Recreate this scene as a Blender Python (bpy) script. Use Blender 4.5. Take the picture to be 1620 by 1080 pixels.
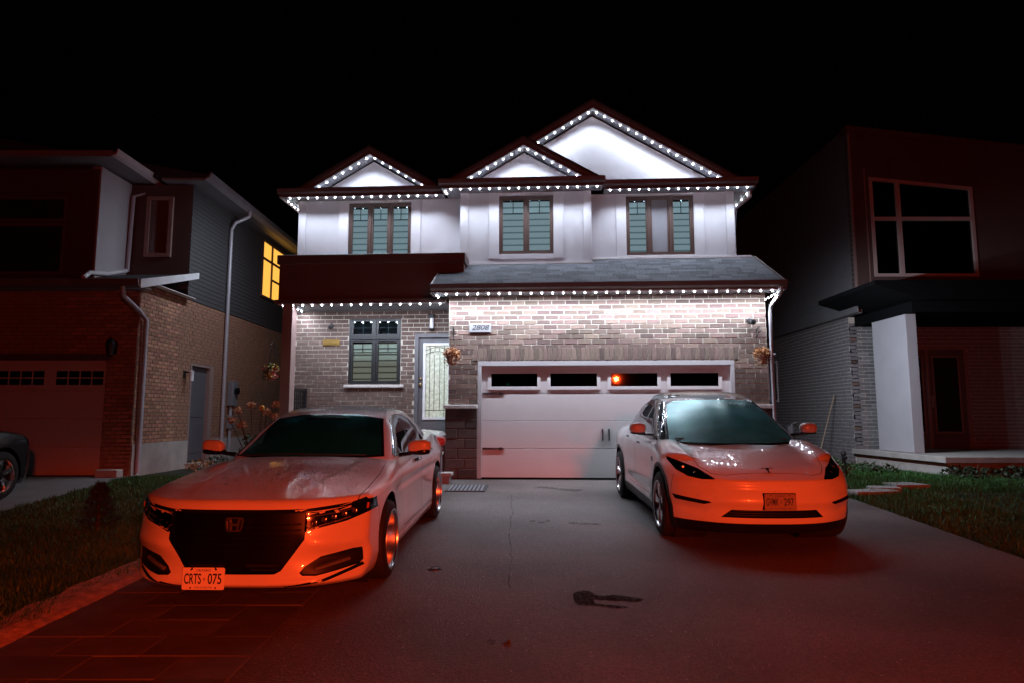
import bpy, bmesh, math, random
import numpy as np
from mathutils import Vector, Matrix, Euler
random.seed(7); RNG = np.random.default_rng(7)
rad = math.radians
SC = bpy.context.scene
COL = SC.collection
for o in list(bpy.data.objects): bpy.data.objects.remove(o)

# ------------------------------------------------------------------ camera
FPX, HORIZ, CAMZ = 1050.0, 660.0, 1.14
cam_d = bpy.data.cameras.new('camera'); cam = bpy.data.objects.new('camera', cam_d); COL.objects.link(cam)
cam_d.sensor_width = 36.0; cam_d.lens = FPX * 36.0 / 1620.0; cam_d.clip_start = 0.05; cam_d.clip_end = 2000
cam.location = (0, 0, CAMZ); cam.rotation_euler = (rad(90) + math.atan((HORIZ - 540) / FPX), 0, 0)
SC.camera = cam
# ------------------------------------------------------------------ world: night sky
W = bpy.data.worlds.new('World'); SC.world = W; W.use_nodes = True
nt = W.node_tree; bgn = nt.nodes['Background']
sky = nt.nodes.new('ShaderNodeTexSky'); sky.sky_type = 'NISHITA'; sky.sun_disc = False
sky.sun_elevation = rad(-2.0); sky.sun_rotation = rad(200)
nt.links.new(sky.outputs[0], bgn.inputs[0]); bgn.inputs[1].default_value = 0.0008
# faint moon
sun_d = bpy.data.lights.new('moon', 'SUN'); sun_d.energy = 0.004; sun_d.angle = rad(0.5); sun_d.color = (0.8, 0.87, 1)
sun = bpy.data.objects.new('moon', sun_d); COL.objects.link(sun); sun.rotation_euler = (rad(40), 0, rad(-25)); sun.location = (0, 0, 30)
# red lamps of the vehicle standing in the street behind the photographer
RED = (1.0, 0.058, 0.010)
for x, z in ((2.40, 1.75), (2.72, 1.75), (2.40, 1.60), (2.72, 1.60)):
    ld = bpy.data.lights.new('red_lamp', 'SPOT'); ld.energy = 1000; ld.color = RED; ld.shadow_soft_size = 0.05; ld.spot_size = rad(20); ld.spot_blend = 1.0
    lo = bpy.data.objects.new('red_lamp', ld); COL.objects.link(lo); lo.location = (x, -4.6, z)
    lo.rotation_euler = (rad(90 - 11.2), 0, rad(11)); lo.scale = (5.4, 1, 1)
ld = bpy.data.lights.new('red_lamp', 'POINT'); ld.energy = 950; ld.color = RED; ld.shadow_soft_size = 0.08  # added wide red fill, set high so it mirrors in the garage panes
lo = bpy.data.objects.new('red_lamp', ld); COL.objects.link(lo); lo.location = (2.57, -4.7, 2.87)
# ------------------------------------------------------------------ colour management
SC.view_settings.view_transform = 'Standard'; SC.view_settings.look = 'None'
SC.view_settings.exposure = 0.0; SC.view_settings.gamma = 1.0; SC.view_settings.use_curve_mapping = False
SC.render.engine = 'CYCLES'
cy = SC.cycles
cy.use_denoising = True; cy.max_bounces = 7; cy.diffuse_bounces = 3; cy.glossy_bounces = 4; cy.transmission_bounces = 4
cy.transparent_max_bounces = 12; cy.sample_clamp_indirect = 8.0; cy.sample_clamp_direct = 0; cy.use_light_tree = True
cy.caustics_reflective = False; cy.caustics_refractive = False; cy.blur_glossy = 0.5

# ------------------------------------------------------------------ materials
MATS = {}
def nd(nt, t, **kw):
    n = nt.nodes.new(t)
    for k, v in kw.items(): setattr(n, k, v)
    return n
def mat(name, col, rough=0.6, metal=0.0, var=0.18, scale=6.0, bump=0.0, bscale=90.0, coat=0.0, rnd=0.0, spec=0.5, detail=4.0, emit=None, estr=0.0, stretch=None, rvar=0.0, hue=0.0):
    """Principled material: noise in colour (var), per-object variation (rnd), fine relief (bump)"""
    m = bpy.data.materials.new(name); m.use_nodes = True; nt = m.node_tree
    b = nt.nodes['Principled BSDF']
    b.inputs['Roughness'].default_value = rough; b.inputs['Metallic'].default_value = metal
    b.inputs['Coat Weight'].default_value = coat; b.inputs['Coat Roughness'].default_value = 0.04
    b.inputs['Specular IOR Level'].default_value = spec
    tc = nd(nt, 'ShaderNodeTexCoord'); src = tc.outputs['Object']
    if stretch:
        mp = nd(nt, 'ShaderNodeMapping'); mp.inputs['Scale'].default_value = stretch; nt.links.new(src, mp.inputs[0]); src = mp.outputs[0]
    nz = nd(nt, 'ShaderNodeTexNoise'); nz.inputs['Scale'].default_value = scale; nz.inputs['Detail'].default_value = detail
    nt.links.new(src, nz.inputs['Vector'])
    hsv = nd(nt, 'ShaderNodeHueSaturation'); hsv.inputs['Color'].default_value = (*col, 1)
    mr = nd(nt, 'ShaderNodeMapRange'); mr.inputs['From Min'].default_value = 0.25; mr.inputs['From Max'].default_value = 0.75
    mr.inputs['To Min'].default_value = 1 - var; mr.inputs['To Max'].default_value = 1 + var
    nt.links.new(nz.outputs['Fac'], mr.inputs['Value'])
    val = mr.outputs[0]
    if rnd:
        oi = nd(nt, 'ShaderNodeObjectInfo'); m2 = nd(nt, 'ShaderNodeMapRange'); m2.inputs['To Min'].default_value = 1 - rnd; m2.inputs['To Max'].default_value = 1 + rnd
        nt.links.new(oi.outputs['Random'], m2.inputs['Value'])
        mu = nd(nt, 'ShaderNodeMath', operation='MULTIPLY'); nt.links.new(val, mu.inputs[0]); nt.links.new(m2.outputs[0], mu.inputs[1]); val = mu.outputs[0]
        if hue:
            wn = nd(nt, 'ShaderNodeTexWhiteNoise', noise_dimensions='1D'); nt.links.new(oi.outputs['Random'], wn.inputs['W'])
            m3 = nd(nt, 'ShaderNodeMapRange'); m3.inputs['To Min'].default_value = 0.5 - hue; m3.inputs['To Max'].default_value = 0.5 + hue
            nt.links.new(wn.outputs['Value'], m3.inputs['Value']); nt.links.new(m3.outputs[0], hsv.inputs['Hue'])
    nt.links.new(val, hsv.inputs['Value'])
    nt.links.new(hsv.outputs[0], b.inputs['Base Color'])
    if rvar:
        m4 = nd(nt, 'ShaderNodeMapRange'); m4.inputs['To Min'].default_value = max(0.02, rough - rvar); m4.inputs['To Max'].default_value = rough + rvar
        m4.inputs['From Min'].default_value = 0.3; m4.inputs['From Max'].default_value = 0.7
        nt.links.new(nz.outputs['Fac'], m4.inputs['Value']); nt.links.new(m4.outputs[0], b.inputs['Roughness'])
    if bump:
        n2 = nd(nt, 'ShaderNodeTexNoise'); n2.inputs['Scale'].default_value = bscale; n2.inputs['Detail'].default_value = 3
        nt.links.new(src, n2.inputs['Vector'])
        bp = nd(nt, 'ShaderNodeBump'); bp.inputs['Strength'].default_value = bump; bp.inputs['Distance'].default_value = 0.01
        nt.links.new(n2.outputs['Fac'], bp.inputs['Height']); nt.links.new(bp.outputs[0], b.inputs['Normal'])
    if emit:
        b.inputs['Emission Color'].default_value = (*emit, 1); b.inputs['Emission Strength'].default_value = estr
    MATS[name] = m
    return m
def glass(name, tint, refl=0.08, fog=0.0, fogcol=(0.5, 0.65, 0.66), rough=0.03, fscale=3.0, fogvar=0.5, stretch=(1, 1, 1), gcol=(0.95, 0.97, 1), ior=1.5):
    """window glass: tinted see-through, mirror reflection by Fresnel, and a diffuse film for mist and painted-in reflection"""
    m = bpy.data.materials.new(name); m.use_nodes = True; nt = m.node_tree
    for n in list(nt.nodes): nt.nodes.remove(n)
    out = nd(nt, 'ShaderNodeOutputMaterial')
    tr = nd(nt, 'ShaderNodeBsdfTransparent'); tr.inputs[0].default_value = (*tint, 1)
    gl = nd(nt, 'ShaderNodeBsdfGlossy'); gl.inputs['Roughness'].default_value = rough; gl.inputs[0].default_value = (*gcol, 1)
    fr = nd(nt, 'ShaderNodeFresnel'); fr.inputs[0].default_value = ior
    last = tr.outputs[0]
    if fog > 0:
        df = nd(nt, 'ShaderNodeBsdfDiffuse'); df.inputs[0].default_value = (*fogcol, 1)
        tc = nd(nt, 'ShaderNodeTexCoord'); mp = nd(nt, 'ShaderNodeMapping'); mp.inputs['Scale'].default_value = stretch
        nt.links.new(tc.outputs['Object'], mp.inputs[0])
        nz = nd(nt, 'ShaderNodeTexNoise'); nz.inputs['Scale'].default_value = fscale; nz.inputs['Detail'].default_value = 3
        nt.links.new(mp.outputs[0], nz.inputs['Vector'])
        mr = nd(nt, 'ShaderNodeMapRange', interpolation_type='SMOOTHSTEP'); mr.inputs['From Min'].default_value = 0.33; mr.inputs['From Max'].default_value = 0.6
        mr.inputs['To Min'].default_value = fog * (1 - fogvar); mr.inputs['To Max'].default_value = fog
        nt.links.new(nz.outputs['Fac'], mr.inputs['Value'])
        mx = nd(nt, 'ShaderNodeMixShader'); nt.links.new(mr.outputs[0], mx.inputs[0]); nt.links.new(tr.outputs[0], mx.inputs[1]); nt.links.new(df.outputs[0], mx.inputs[2]); last = mx.outputs[0]
    mx2 = nd(nt, 'ShaderNodeMixShader'); nt.links.new(fr.outputs[0], mx2.inputs[0]); nt.links.new(last, mx2.inputs[1]); nt.links.new(gl.outputs[0], mx2.inputs[2])
    nt.links.new(mx2.outputs[0], out.inputs[0]); MATS[name] = m
    return m
def emitter(name, col, strength, sample=False):
    m = bpy.data.materials.new(name); m.use_nodes = True; nt = m.node_tree
    for n in list(nt.nodes): nt.nodes.remove(n)
    out = nd(nt, 'ShaderNodeOutputMaterial'); e = nd(nt, 'ShaderNodeEmission'); e.inputs[0].default_value = (*col, 1); e.inputs[1].default_value = strength
    nt.links.new(e.outputs[0], out.inputs[0])
    if not sample: m.cycles.emission_sampling = 'NONE'
    MATS[name] = m
    return m

# ------------------------------------------------------------------ mesh helpers
ORG = {}
class MB:
    def __init__(s): s.v = []; s.f = []
    def add(s, vs, fs):
        n = len(s.v); s.v += [tuple(p) for p in vs]; s.f += [tuple(i + n for i in f) for f in fs]; return s
    def box(s, x0, x1, y0, y1, z0, z1, bev=0.0):
        if bev <= 0:
            return s.add([(x0, y0, z0), (x1, y0, z0), (x1, y1, z0), (x0, y1, z0), (x0, y0, z1), (x1, y0, z1), (x1, y1, z1), (x0, y1, z1)],
                         [(0, 3, 2, 1), (4, 5, 6, 7), (0, 1, 5, 4), (1, 2, 6, 5), (2, 3, 7, 6), (3, 0, 4, 7)])
        b = bev; vs = []; idx = {}
        X = (x0, x1); Y = (y0, y1); Z = (z0, z1); S = (1, -1)
        for i in (0, 1):
            for j in (0, 1):
                for k in (0, 1):
                    x, y, z = X[i], Y[j], Z[k]; bx, by, bz = S[i] * b, S[j] * b, S[k] * b
                    idx[i, j, k, 0] = len(vs); vs.append((x, y + by, z + bz))
                    idx[i, j, k, 1] = len(vs); vs.append((x + bx, y, z + bz))
                    idx[i, j, k, 2] = len(vs); vs.append((x + bx, y + by, z))
        fs = []
        for i in (0, 1):
            q = [idx[i, 0, 0, 0], idx[i, 1, 0, 0], idx[i, 1, 1, 0], idx[i, 0, 1, 0]]; fs.append(q if i else q[::-1])
            q = [idx[0, i, 0, 1], idx[1, i, 0, 1], idx[1, i, 1, 1], idx[0, i, 1, 1]]; fs.append(q[::-1] if i else q)
            q = [idx[0, 0, i, 2], idx[1, 0, i, 2], idx[1, 1, i, 2], idx[0, 1, i, 2]]; fs.append(q if i else q[::-1])
        for a in (0, 1):
            for c in (0, 1):
                q = [idx[a, c, 0, 0], idx[a, c, 0, 1], idx[a, c, 1, 1], idx[a, c, 1, 0]]; fs.append(q if (a == c) else q[::-1]) if False else fs.append(q)
                q = [idx[a, 0, c, 0], idx[a, 0, c, 2], idx[a, 1, c, 2], idx[a, 1, c, 0]]; fs.append(q)
                q = [idx[0, a, c, 1], idx[0, a, c, 2], idx[1, a, c, 2], idx[1, a, c, 1]]; fs.append(q)
        for i in (0, 1):
            for j in (0, 1):
                for k in (0, 1): fs.append((idx[i, j, k, 0], idx[i, j, k, 1], idx[i, j, k, 2]))
        s.fix = True
        return s.add(vs, fs)
    def prism(s, poly, axis, a, b):
        """polygon in the two remaining axes (in x,y,z order) extruded along axis from a to b"""
        def P(p, t):
            return (t, p[0], p[1]) if axis == 'x' else (p[0], t, p[1]) if axis == 'y' else (p[0], p[1], t)
        n = len(poly); vs = [P(p, a) for p in poly] + [P(p, b) for p in poly]
        fs = [tuple(range(n)), tuple(range(2 * n - 1, n - 1, -1))] + [(i, i + n, (i + 1) % n + n, (i + 1) % n) for i in range(n)]
        s.fix = True
        return s.add(vs, fs)
    def tube(s, path, r, n=10, cap=True, flat=None):
        path = [Vector(p) for p in path]; rr = r if isinstance(r, (list, tuple)) else [r] * len(path)
        vs = []; up = Vector((0, 0, 1)); pn = None
        for i, p in enumerate(path):
            t = (path[min(i + 1, len(path) - 1)] - path[max(i - 1, 0)]).normalized()
            if pn is None:
                ref = Vector((1, 0, 0)) if abs(t.z) > 0.9 else up
                nn = t.cross(ref).normalized()
            else:
                nn = (pn - t * pn.dot(t)).normalized()
            pn = nn; bb = t.cross(nn)
            for k in range(n):
                a = 2 * math.pi * (k + 0.5) / n; fx, fy = flat or (1, 1)
                vs.append(p + nn * math.cos(a) * rr[i] * fx + bb * math.sin(a) * rr[i] * fy)
        fs = [(i * n + k, i * n + (k + 1) % n, (i + 1) * n + (k + 1) % n, (i + 1) * n + k) for i in range(len(path) - 1) for k in range(n)]
        if cap: fs += [tuple(range(n))[::-1], tuple(range((len(path) - 1) * n, len(path) * n))]
        s.fix = True
        return s.add(vs, fs)
    def lathe(s, prof, n=32, axis='z', org=(0, 0, 0), close=False):
        """prof: list of (radius, height) turned about axis"""
        vs = []
        for r, h in prof:
            for k in range(n):
                a = 2 * math.pi * k / n; c, q = r * math.cos(a), r * math.sin(a)
                p = (c, q, h) if axis == 'z' else (h, c, q) if axis == 'x' else (c, h, q)
                vs.append((p[0] + org[0], p[1] + org[1], p[2] + org[2]))
        m = len(prof); rng = range(m if close else m - 1)
        fs = [(i * n + k, i * n + (k + 1) % n, ((i + 1) % m) * n + (k + 1) % n, ((i + 1) % m) * n + k) for i in rng for k in range(n)]
        s.fix = True
        return s.add(vs, fs)
    def blob(s, c, r, e=(1, 1), nu=20, nv=12):
        """super-ellipsoid"""
        sg = lambda a, p: math.copysign(abs(a) ** p, a)
        vs = []
        for j in range(nv + 1):
            ph = -math.pi / 2 + math.pi * j / nv
            for i in range(nu):
                th = 2 * math.pi * i / nu; cp = sg(math.cos(ph), e[0])
                vs.append((c[0] + r[0] * cp * sg(math.cos(th), e[1]), c[1] + r[1] * cp * sg(math.sin(th), e[1]), c[2] + r[2] * sg(math.sin(ph), e[0])))
        fs = [(j * nu + i, j * nu + (i + 1) % nu, (j + 1) * nu + (i + 1) % nu, (j + 1) * nu + i) for j in range(nv) for i in range(nu)]
        s.fix = True
        return s.add(vs, fs)
    def xform(s, M): s.v = [tuple(M @ Vector(p)) for p in s.v]; return s
    def mesh(s, name, org=(0, 0, 0), smooth=False):
        me = bpy.data.meshes.new(name)
        me.from_pydata([(p[0] - org[0], p[1] - org[1], p[2] - org[2]) for p in s.v], [], s.f)
        if getattr(s, 'fix', False):
            bm = bmesh.new(); bm.from_mesh(me); bmesh.ops.remove_doubles(bm, verts=bm.verts, dist=1e-6)
            bmesh.ops.recalc_face_normals(bm, faces=bm.faces); bm.to_mesh(me); bm.free()
        if smooth: smooth_by_angle(me, smooth if smooth is not True else 40)
        return me
    def build(s, name, m, parent=None, smooth=False):
        return link(name, s.mesh(name, ORG.get(root_of(parent), (0, 0, 0)) if parent else (0, 0, 0), smooth), m, parent)
def smooth_by_angle(me, deg):
    me.polygons.foreach_set('use_smooth', [True] * len(me.polygons))
    bm = bmesh.new(); bm.from_mesh(me); lim = rad(deg)
    for e in bm.edges: e.smooth = not (len(e.link_faces) != 2 or e.calc_face_angle(0) > lim)
    bm.to_mesh(me); bm.free()
def root_of(o):
    while o is not None and o.parent: o = o.parent
    return o.name if o else None
def link(name, me, m, parent=None):
    o = bpy.data.objects.new(name, me); COL.objects.link(o)
    if m is not None and not me.materials: me.materials.append(MATS[m] if isinstance(m, str) else m)
    if parent: o.parent = parent
    return o
def tag(o, label, cat, group=None, kind=None):
    if label: o['label'] = label
    if cat: o['category'] = cat
    if group: o['group'] = group
    if kind: o['kind'] = kind
    return o
def thing(name, label, cat, loc=(0, 0, 0), rz=0.0, group=None, worldcoords=True):
    """Empty at the thing's base; with worldcoords its parts are given in world coordinates"""
    o = bpy.data.objects.new(name, None); COL.objects.link(o); o.location = loc; o.rotation_euler = (0, 0, rz); o.empty_display_size = 0.2
    if worldcoords: ORG[o.name] = tuple(loc)
    return tag(o, label, cat, group)
def struct(name, mb, m, label=None):
    o = mb.build(name, m); o['kind'] = 'structure'
    if label: o['label'] = label
    return o
def text_mesh(txt, size, extrude=0.001, xs=1.0, bold=0.0, shear=0.0):
    cu = bpy.data.curves.new('lettering', 'FONT'); cu.body = txt; cu.size = size; cu.align_x = 'CENTER'; cu.align_y = 'CENTER'
    cu.extrude = extrude; cu.offset = bold; cu.shear = shear
    o = bpy.data.objects.new('lettering', cu); COL.objects.link(o)
    me = bpy.data.meshes.new_from_object(o.evaluated_get(bpy.context.evaluated_depsgraph_get())); bpy.data.objects.remove(o)
    me.transform(Matrix.Diagonal((xs, 1, 1, 1))); return me
def letter(name, txt, size, m, parent, loc, rot=(math.pi / 2, 0, 0), **kw):
    me = text_mesh(txt, size, **kw); o = link(name, me, m, parent)
    og = ORG.get(root_of(parent), (0, 0, 0)); o.location = (loc[0] - og[0], loc[1] - og[1], loc[2] - og[2]); o.rotation_euler = rot
    return o
GS = 0.031   # fall of the drive towards the street
def ground_z(y): return -GS * (12.6 - y) if y < 12.6 else 0.0

def cells(u0, u1, z0, z1, holes):
    """rectangles that tile u0..u1 x z0..z1 without the holes"""
    us = sorted({u0, u1, *[min(max(a, u0), u1) for h in holes for a in h[:2]]}); out = []
    for a, b in zip(us, us[1:]):
        if b - a < 1e-4: continue
        m = (a + b) / 2; hs = sorted((h[2], h[3]) for h in holes if h[0] < m < h[1]); z = z0
        for p, q in hs:
            if p > z + 1e-4: out.append((a, b, z, min(p, z1)))
            z = max(z, q)
        if z < z1 - 1e-4: out.append((a, b, z, z1))
    return out
class Frame:
    """maps wall coordinates (u along, n outward from wall face, z) to x,y,z. side: 'front' faces -y, 'left' faces -x, 'right' faces +x"""
    def __init__(s, side, pos): s.side = side; s.pos = pos
    def box(s, mb, u0, u1, n0, n1, z0, z1, bev=0.0):
        if s.side == 'front': return mb.box(u0, u1, s.pos - n1, s.pos - n0, z0, z1, bev)
        if s.side == 'right': return mb.box(s.pos + n0, s.pos + n1, u0, u1, z0, z1, bev)
        return mb.box(s.pos - n1, s.pos - n0, u0, u1, z0, z1, bev)
    def pt(s, u, n, z):
        return (u, s.pos - n, z) if s.side == 'front' else (s.pos + n, u, z) if s.side == 'right' else (s.pos - n, u, z)
BRICKMESH = {}
def brick_mesh(side, l, h, d=0.05):
    k = (side, round(l, 3), round(h, 3))
    if k not in BRICKMESH:
        mb = MB(); F = Frame(side, 0.0); F.box(mb, -l / 2, l / 2, -d, 0.007, -h / 2, h / 2, 0.003); BRICKMESH[k] = mb.mesh('brick')
    return BRICKMESH[k]
def brick_wall(parent, side, pos, u0, u1, z0, z1, holes, m, mm, indiv=lambda u, z: False, course=0.0925, bl=0.262, thick=0.2, soldier=None, rest=None, wallname='wall'):
    """mortar wall with openings (a part) + bricks standing proud of it; near bricks are objects of their own, the rest goes to `rest`"""
    F = Frame(side, pos); mb = MB()
    for c in cells(u0, u1, z0, z1, holes): F.box(mb, c[0], c[1], -thick, 0, c[2], c[3])
    w = mb.build(wallname, mm, parent); og = ORG.get(root_of(parent), (0, 0, 0))
    j = 0.015; n = int((z1 - z0) / course + 0.3); course = (z1 - z0) / n; h = course - j; rb = rest if rest is not None else MB(); cnt = 0
    for r in range(n):
        zc = z0 + (r + 0.5) * course; u = u0 - (bl / 2 if r % 2 else 0) + (0.03 if r % 3 == 2 else 0)
        segs = []
        while u < u1:
            a, b = max(u, u0), min(u + bl, u1); u += bl
            cut = [(a, b)]
            for hh in holes:
                if hh[2] < zc < hh[3]:
                    nc = []
                    for p, q in cut:
                        if hh[1] <= p or hh[0] >= q: nc.append((p, q)); continue
                        if hh[0] > p: nc.append((p, hh[0]))
                        if hh[1] < q: nc.append((hh[1], q))
                    cut = nc
            segs += [c for c in cut if c[1] - c[0] > 0.04]
        for a, b in segs:
            l = round(b - a - j, 2); uc = (a + b) / 2; nn = random.uniform(-0.002, 0.004); p = F.pt(uc, nn, zc)
            if indiv(uc, zc):
                o = link('brick', brick_mesh(side, l, h), m, w); o.location = (p[0] - og[0], p[1] - og[1], p[2] - og[2]); cnt += 1
                o.rotation_euler = (0, random.uniform(-0.006, 0.006) if side == 'front' else 0, 0)
            else: F.box(rb, uc - l / 2, uc + l / 2, -0.04, 0.007 + nn, zc - h / 2, zc + h / 2)
    if rest is None and rb.v:
        o = rb.build('brickwork', m, w); o['kind'] = 'stuff'
    return w, cnt
# ------------------------------------------------------------------ materials of the place
mat('brick', (0.140, 0.093, 0.076), 0.85, var=0.32, scale=9, bump=0.5, bscale=120, rnd=0.42, hue=0.02)
mat('brick_mass', (0.140, 0.093, 0.076), 0.85, var=0.42, scale=4.2, bump=0.5, bscale=120, detail=1)
mat('brick_red', (0.40, 0.20, 0.125), 0.85, var=0.28, scale=9, bump=0.5, bscale=120, rnd=0.25, hue=0.012)
mat('brick_red_mass', (0.40, 0.20, 0.125), 0.85, var=0.40, scale=4.2, bump=0.5, bscale=120, detail=1)
mat('brick_grey', (0.20, 0.185, 0.19), 0.85, var=0.25, scale=9, bump=0.5, bscale=120, rnd=0.25)
mat('brick_grey_mass', (0.20, 0.185, 0.19), 0.85, var=0.4, scale=4.2, bump=0.5, bscale=120, detail=1)
mat('mortar', (0.56, 0.52, 0.45), 0.95, var=0.15, scale=30, bump=0.6, bscale=200)
mat('mortar_dark', (0.17, 0.14, 0.13), 0.95, var=0.15, scale=30, bump=0.6, bscale=200)
mat('stucco', (0.50, 0.49, 0.52), 0.92, var=0.07, scale=2.2, bump=0.75, bscale=160)
mat('stucco_trim', (0.54, 0.53, 0.56), 0.9, var=0.05, scale=2.2, bump=0.6, bscale=160)
mat('brown_metal', (0.15, 0.11, 0.105), 0.45, var=0.12, scale=3, spec=0.4)
mat('brown_stucco', (0.16, 0.085, 0.072), 0.9, var=0.1, scale=2, bump=0.5, bscale=150)
mat('column_paint', (0.30, 0.20, 0.18), 0.7, var=0.08, scale=3)
mat('white_trim', (0.72, 0.72, 0.74), 0.5, var=0.06, scale=4)
mat('dull_trim', (0.40, 0.38, 0.39), 0.6, var=0.06, scale=4)
mat('grey_metal', (0.42, 0.42, 0.46), 0.42, metal=0.2, var=0.08, scale=4)
mat('window_brown', (0.085, 0.05, 0.042), 0.45, var=0.1)
mat('window_black', (0.02, 0.02, 0.022), 0.4, var=0.1)
mat('door_grey', (0.115, 0.112, 0.125), 0.5, var=0.06)
mat('garage_paint', (0.60, 0.56, 0.56), 0.5, var=0.035, scale=2.5, bump=0.12, bscale=60)
mat('black_iron', (0.012, 0.012, 0.013), 0.5, var=0.1)
mat('black_matte', (0.006, 0.006, 0.007), 0.9, var=0.1, spec=0.08)
mat('dark_inside', (0.010, 0.010, 0.011), 0.9, var=0.1)
mat('shingle', (0.075, 0.078, 0.09), 0.93, var=0.35, scale=60, bump=0.8, bscale=260, rnd=0.42)
mat('shingle_mass', (0.05, 0.05, 0.056), 0.93, var=0.35, scale=20, bump=0.8, bscale=200)
mat('concrete', (0.40, 0.37, 0.34), 0.9, var=0.18, scale=3, bump=0.5, bscale=90)
mat('stone_sill', (0.52, 0.49, 0.47), 0.9, var=0.2, scale=25, bump=0.9, bscale=50)
mat('blind', (0.45, 0.54, 0.54), 0.8, var=0.05, scale=4, emit=(0.62, 0.78, 0.86), estr=0.42)  # slats and sheer bands glow by added emission, no lamp behind them
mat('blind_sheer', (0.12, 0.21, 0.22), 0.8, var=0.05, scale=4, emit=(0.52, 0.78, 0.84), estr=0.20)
mat('blind_cream', (0.48, 0.46, 0.38), 0.8, var=0.05, scale=4, emit=(0.85, 0.80, 0.62), estr=0.24)  # cream slats likewise: room light is put into their emission
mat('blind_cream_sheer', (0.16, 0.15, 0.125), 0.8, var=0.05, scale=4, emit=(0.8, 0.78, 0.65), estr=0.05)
mat('screen', (0.20, 0.20, 0.22), 0.9, var=0.05)
mat('brass', (0.55, 0.36, 0.12), 0.3, metal=0.9, var=0.1)
mat('siding', (0.17, 0.165, 0.17), 0.6, var=0.08, scale=3)
mat('siding_dark', (0.065, 0.062, 0.065), 0.6, var=0.08, scale=3)
mat('panel_dark', (0.10, 0.06, 0.055), 0.8, var=0.1, scale=2)
mat('pale_stucco', (0.42, 0.40, 0.42), 0.9, var=0.06, scale=2, bump=0.4, bscale=120)
mat('soil', (0.42, 0.27, 0.19), 0.95, var=0.45, scale=14, bump=1.0, bscale=60)
mat('paver', (0.085, 0.072, 0.068), 0.85, var=0.28, scale=5, bump=0.5, bscale=80, rnd=0.28)
mat('joint_sand', (0.030, 0.026, 0.023), 0.95, var=0.2, scale=20)
mat('leaf_green', (0.05, 0.09, 0.025), 0.6, var=0.35, scale=8)
mat('leaf_dark', (0.028, 0.045, 0.018), 0.65, var=0.35, scale=8)
mat('leaf_brown', (0.36, 0.16, 0.055), 0.7, var=0.45, scale=30)
mat('petal_rust', (0.58, 0.30, 0.15), 0.7, var=0.4, scale=40)
mat('petal_yellow', (0.85, 0.55, 0.10), 0.6, var=0.3, scale=40)
mat('petal_red', (0.65, 0.08, 0.06), 0.6, var=0.3, scale=40)
mat('stem', (0.06, 0.045, 0.02), 0.8)
mat('pot', (0.30, 0.20, 0.16), 0.7)
mat('rubber_mat', (0.05, 0.05, 0.055), 0.8, var=0.2, scale=40, bump=0.6, bscale=120)
mat('stone_slab', (0.33, 0.31, 0.30), 0.9, var=0.2, scale=5, bump=0.6, bscale=60)
mat('grey_box', (0.22, 0.22, 0.24), 0.5, metal=0.2, var=0.1)
mat('wood_pole', (0.30, 0.22, 0.15), 0.7)
mat('sign_face', (0.24, 0.235, 0.25), 0.5, var=0.05)
mat('lamp_glass', (0.70, 0.70, 0.74), 0.3, var=0.03)
glass('pane', (0.78, 0.86, 0.88))
glass('pane_dark', (0.25, 0.28, 0.30))
glass('pane_clear', (0.9, 0.93, 0.93))
emitter('led', (0.82, 0.90, 1.0), 45.0)
emitter('lit_window', (1.0, 0.46, 0.07), 1.25, True)
emitter('green_diode', (0.05, 1.0, 0.25), 1.2)

def soffit_mat():
    m = mat('soffit', (0.30, 0.30, 0.32), 0.55, var=0.04); nt = m.node_tree; b = nt.nodes['Principled BSDF']
    tc = nd(nt, 'ShaderNodeTexCoord'); wv = nd(nt, 'ShaderNodeTexWave', wave_type='BANDS', bands_direction='X', wave_profile='SAW'); wv.inputs['Scale'].default_value = 3.2
    nt.links.new(tc.outputs['Object'], wv.inputs['Vector'])
    cr = nd(nt, 'ShaderNodeValToRGB'); cr.color_ramp.elements[0].position = 0.0; cr.color_ramp.elements[0].color = (0, 0, 0, 1); cr.color_ramp.elements[1].position = 0.12
    nt.links.new(wv.outputs['Fac'], cr.inputs[0])
    bp = nd(nt, 'ShaderNodeBump'); bp.inputs['Strength'].default_value = 1.0; bp.inputs['Distance'].default_value = 0.02
    nt.links.new(cr.outputs[0], bp.inputs['Height']); nt.links.new(bp.outputs[0], b.inputs['Normal'])
soffit_mat()

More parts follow.
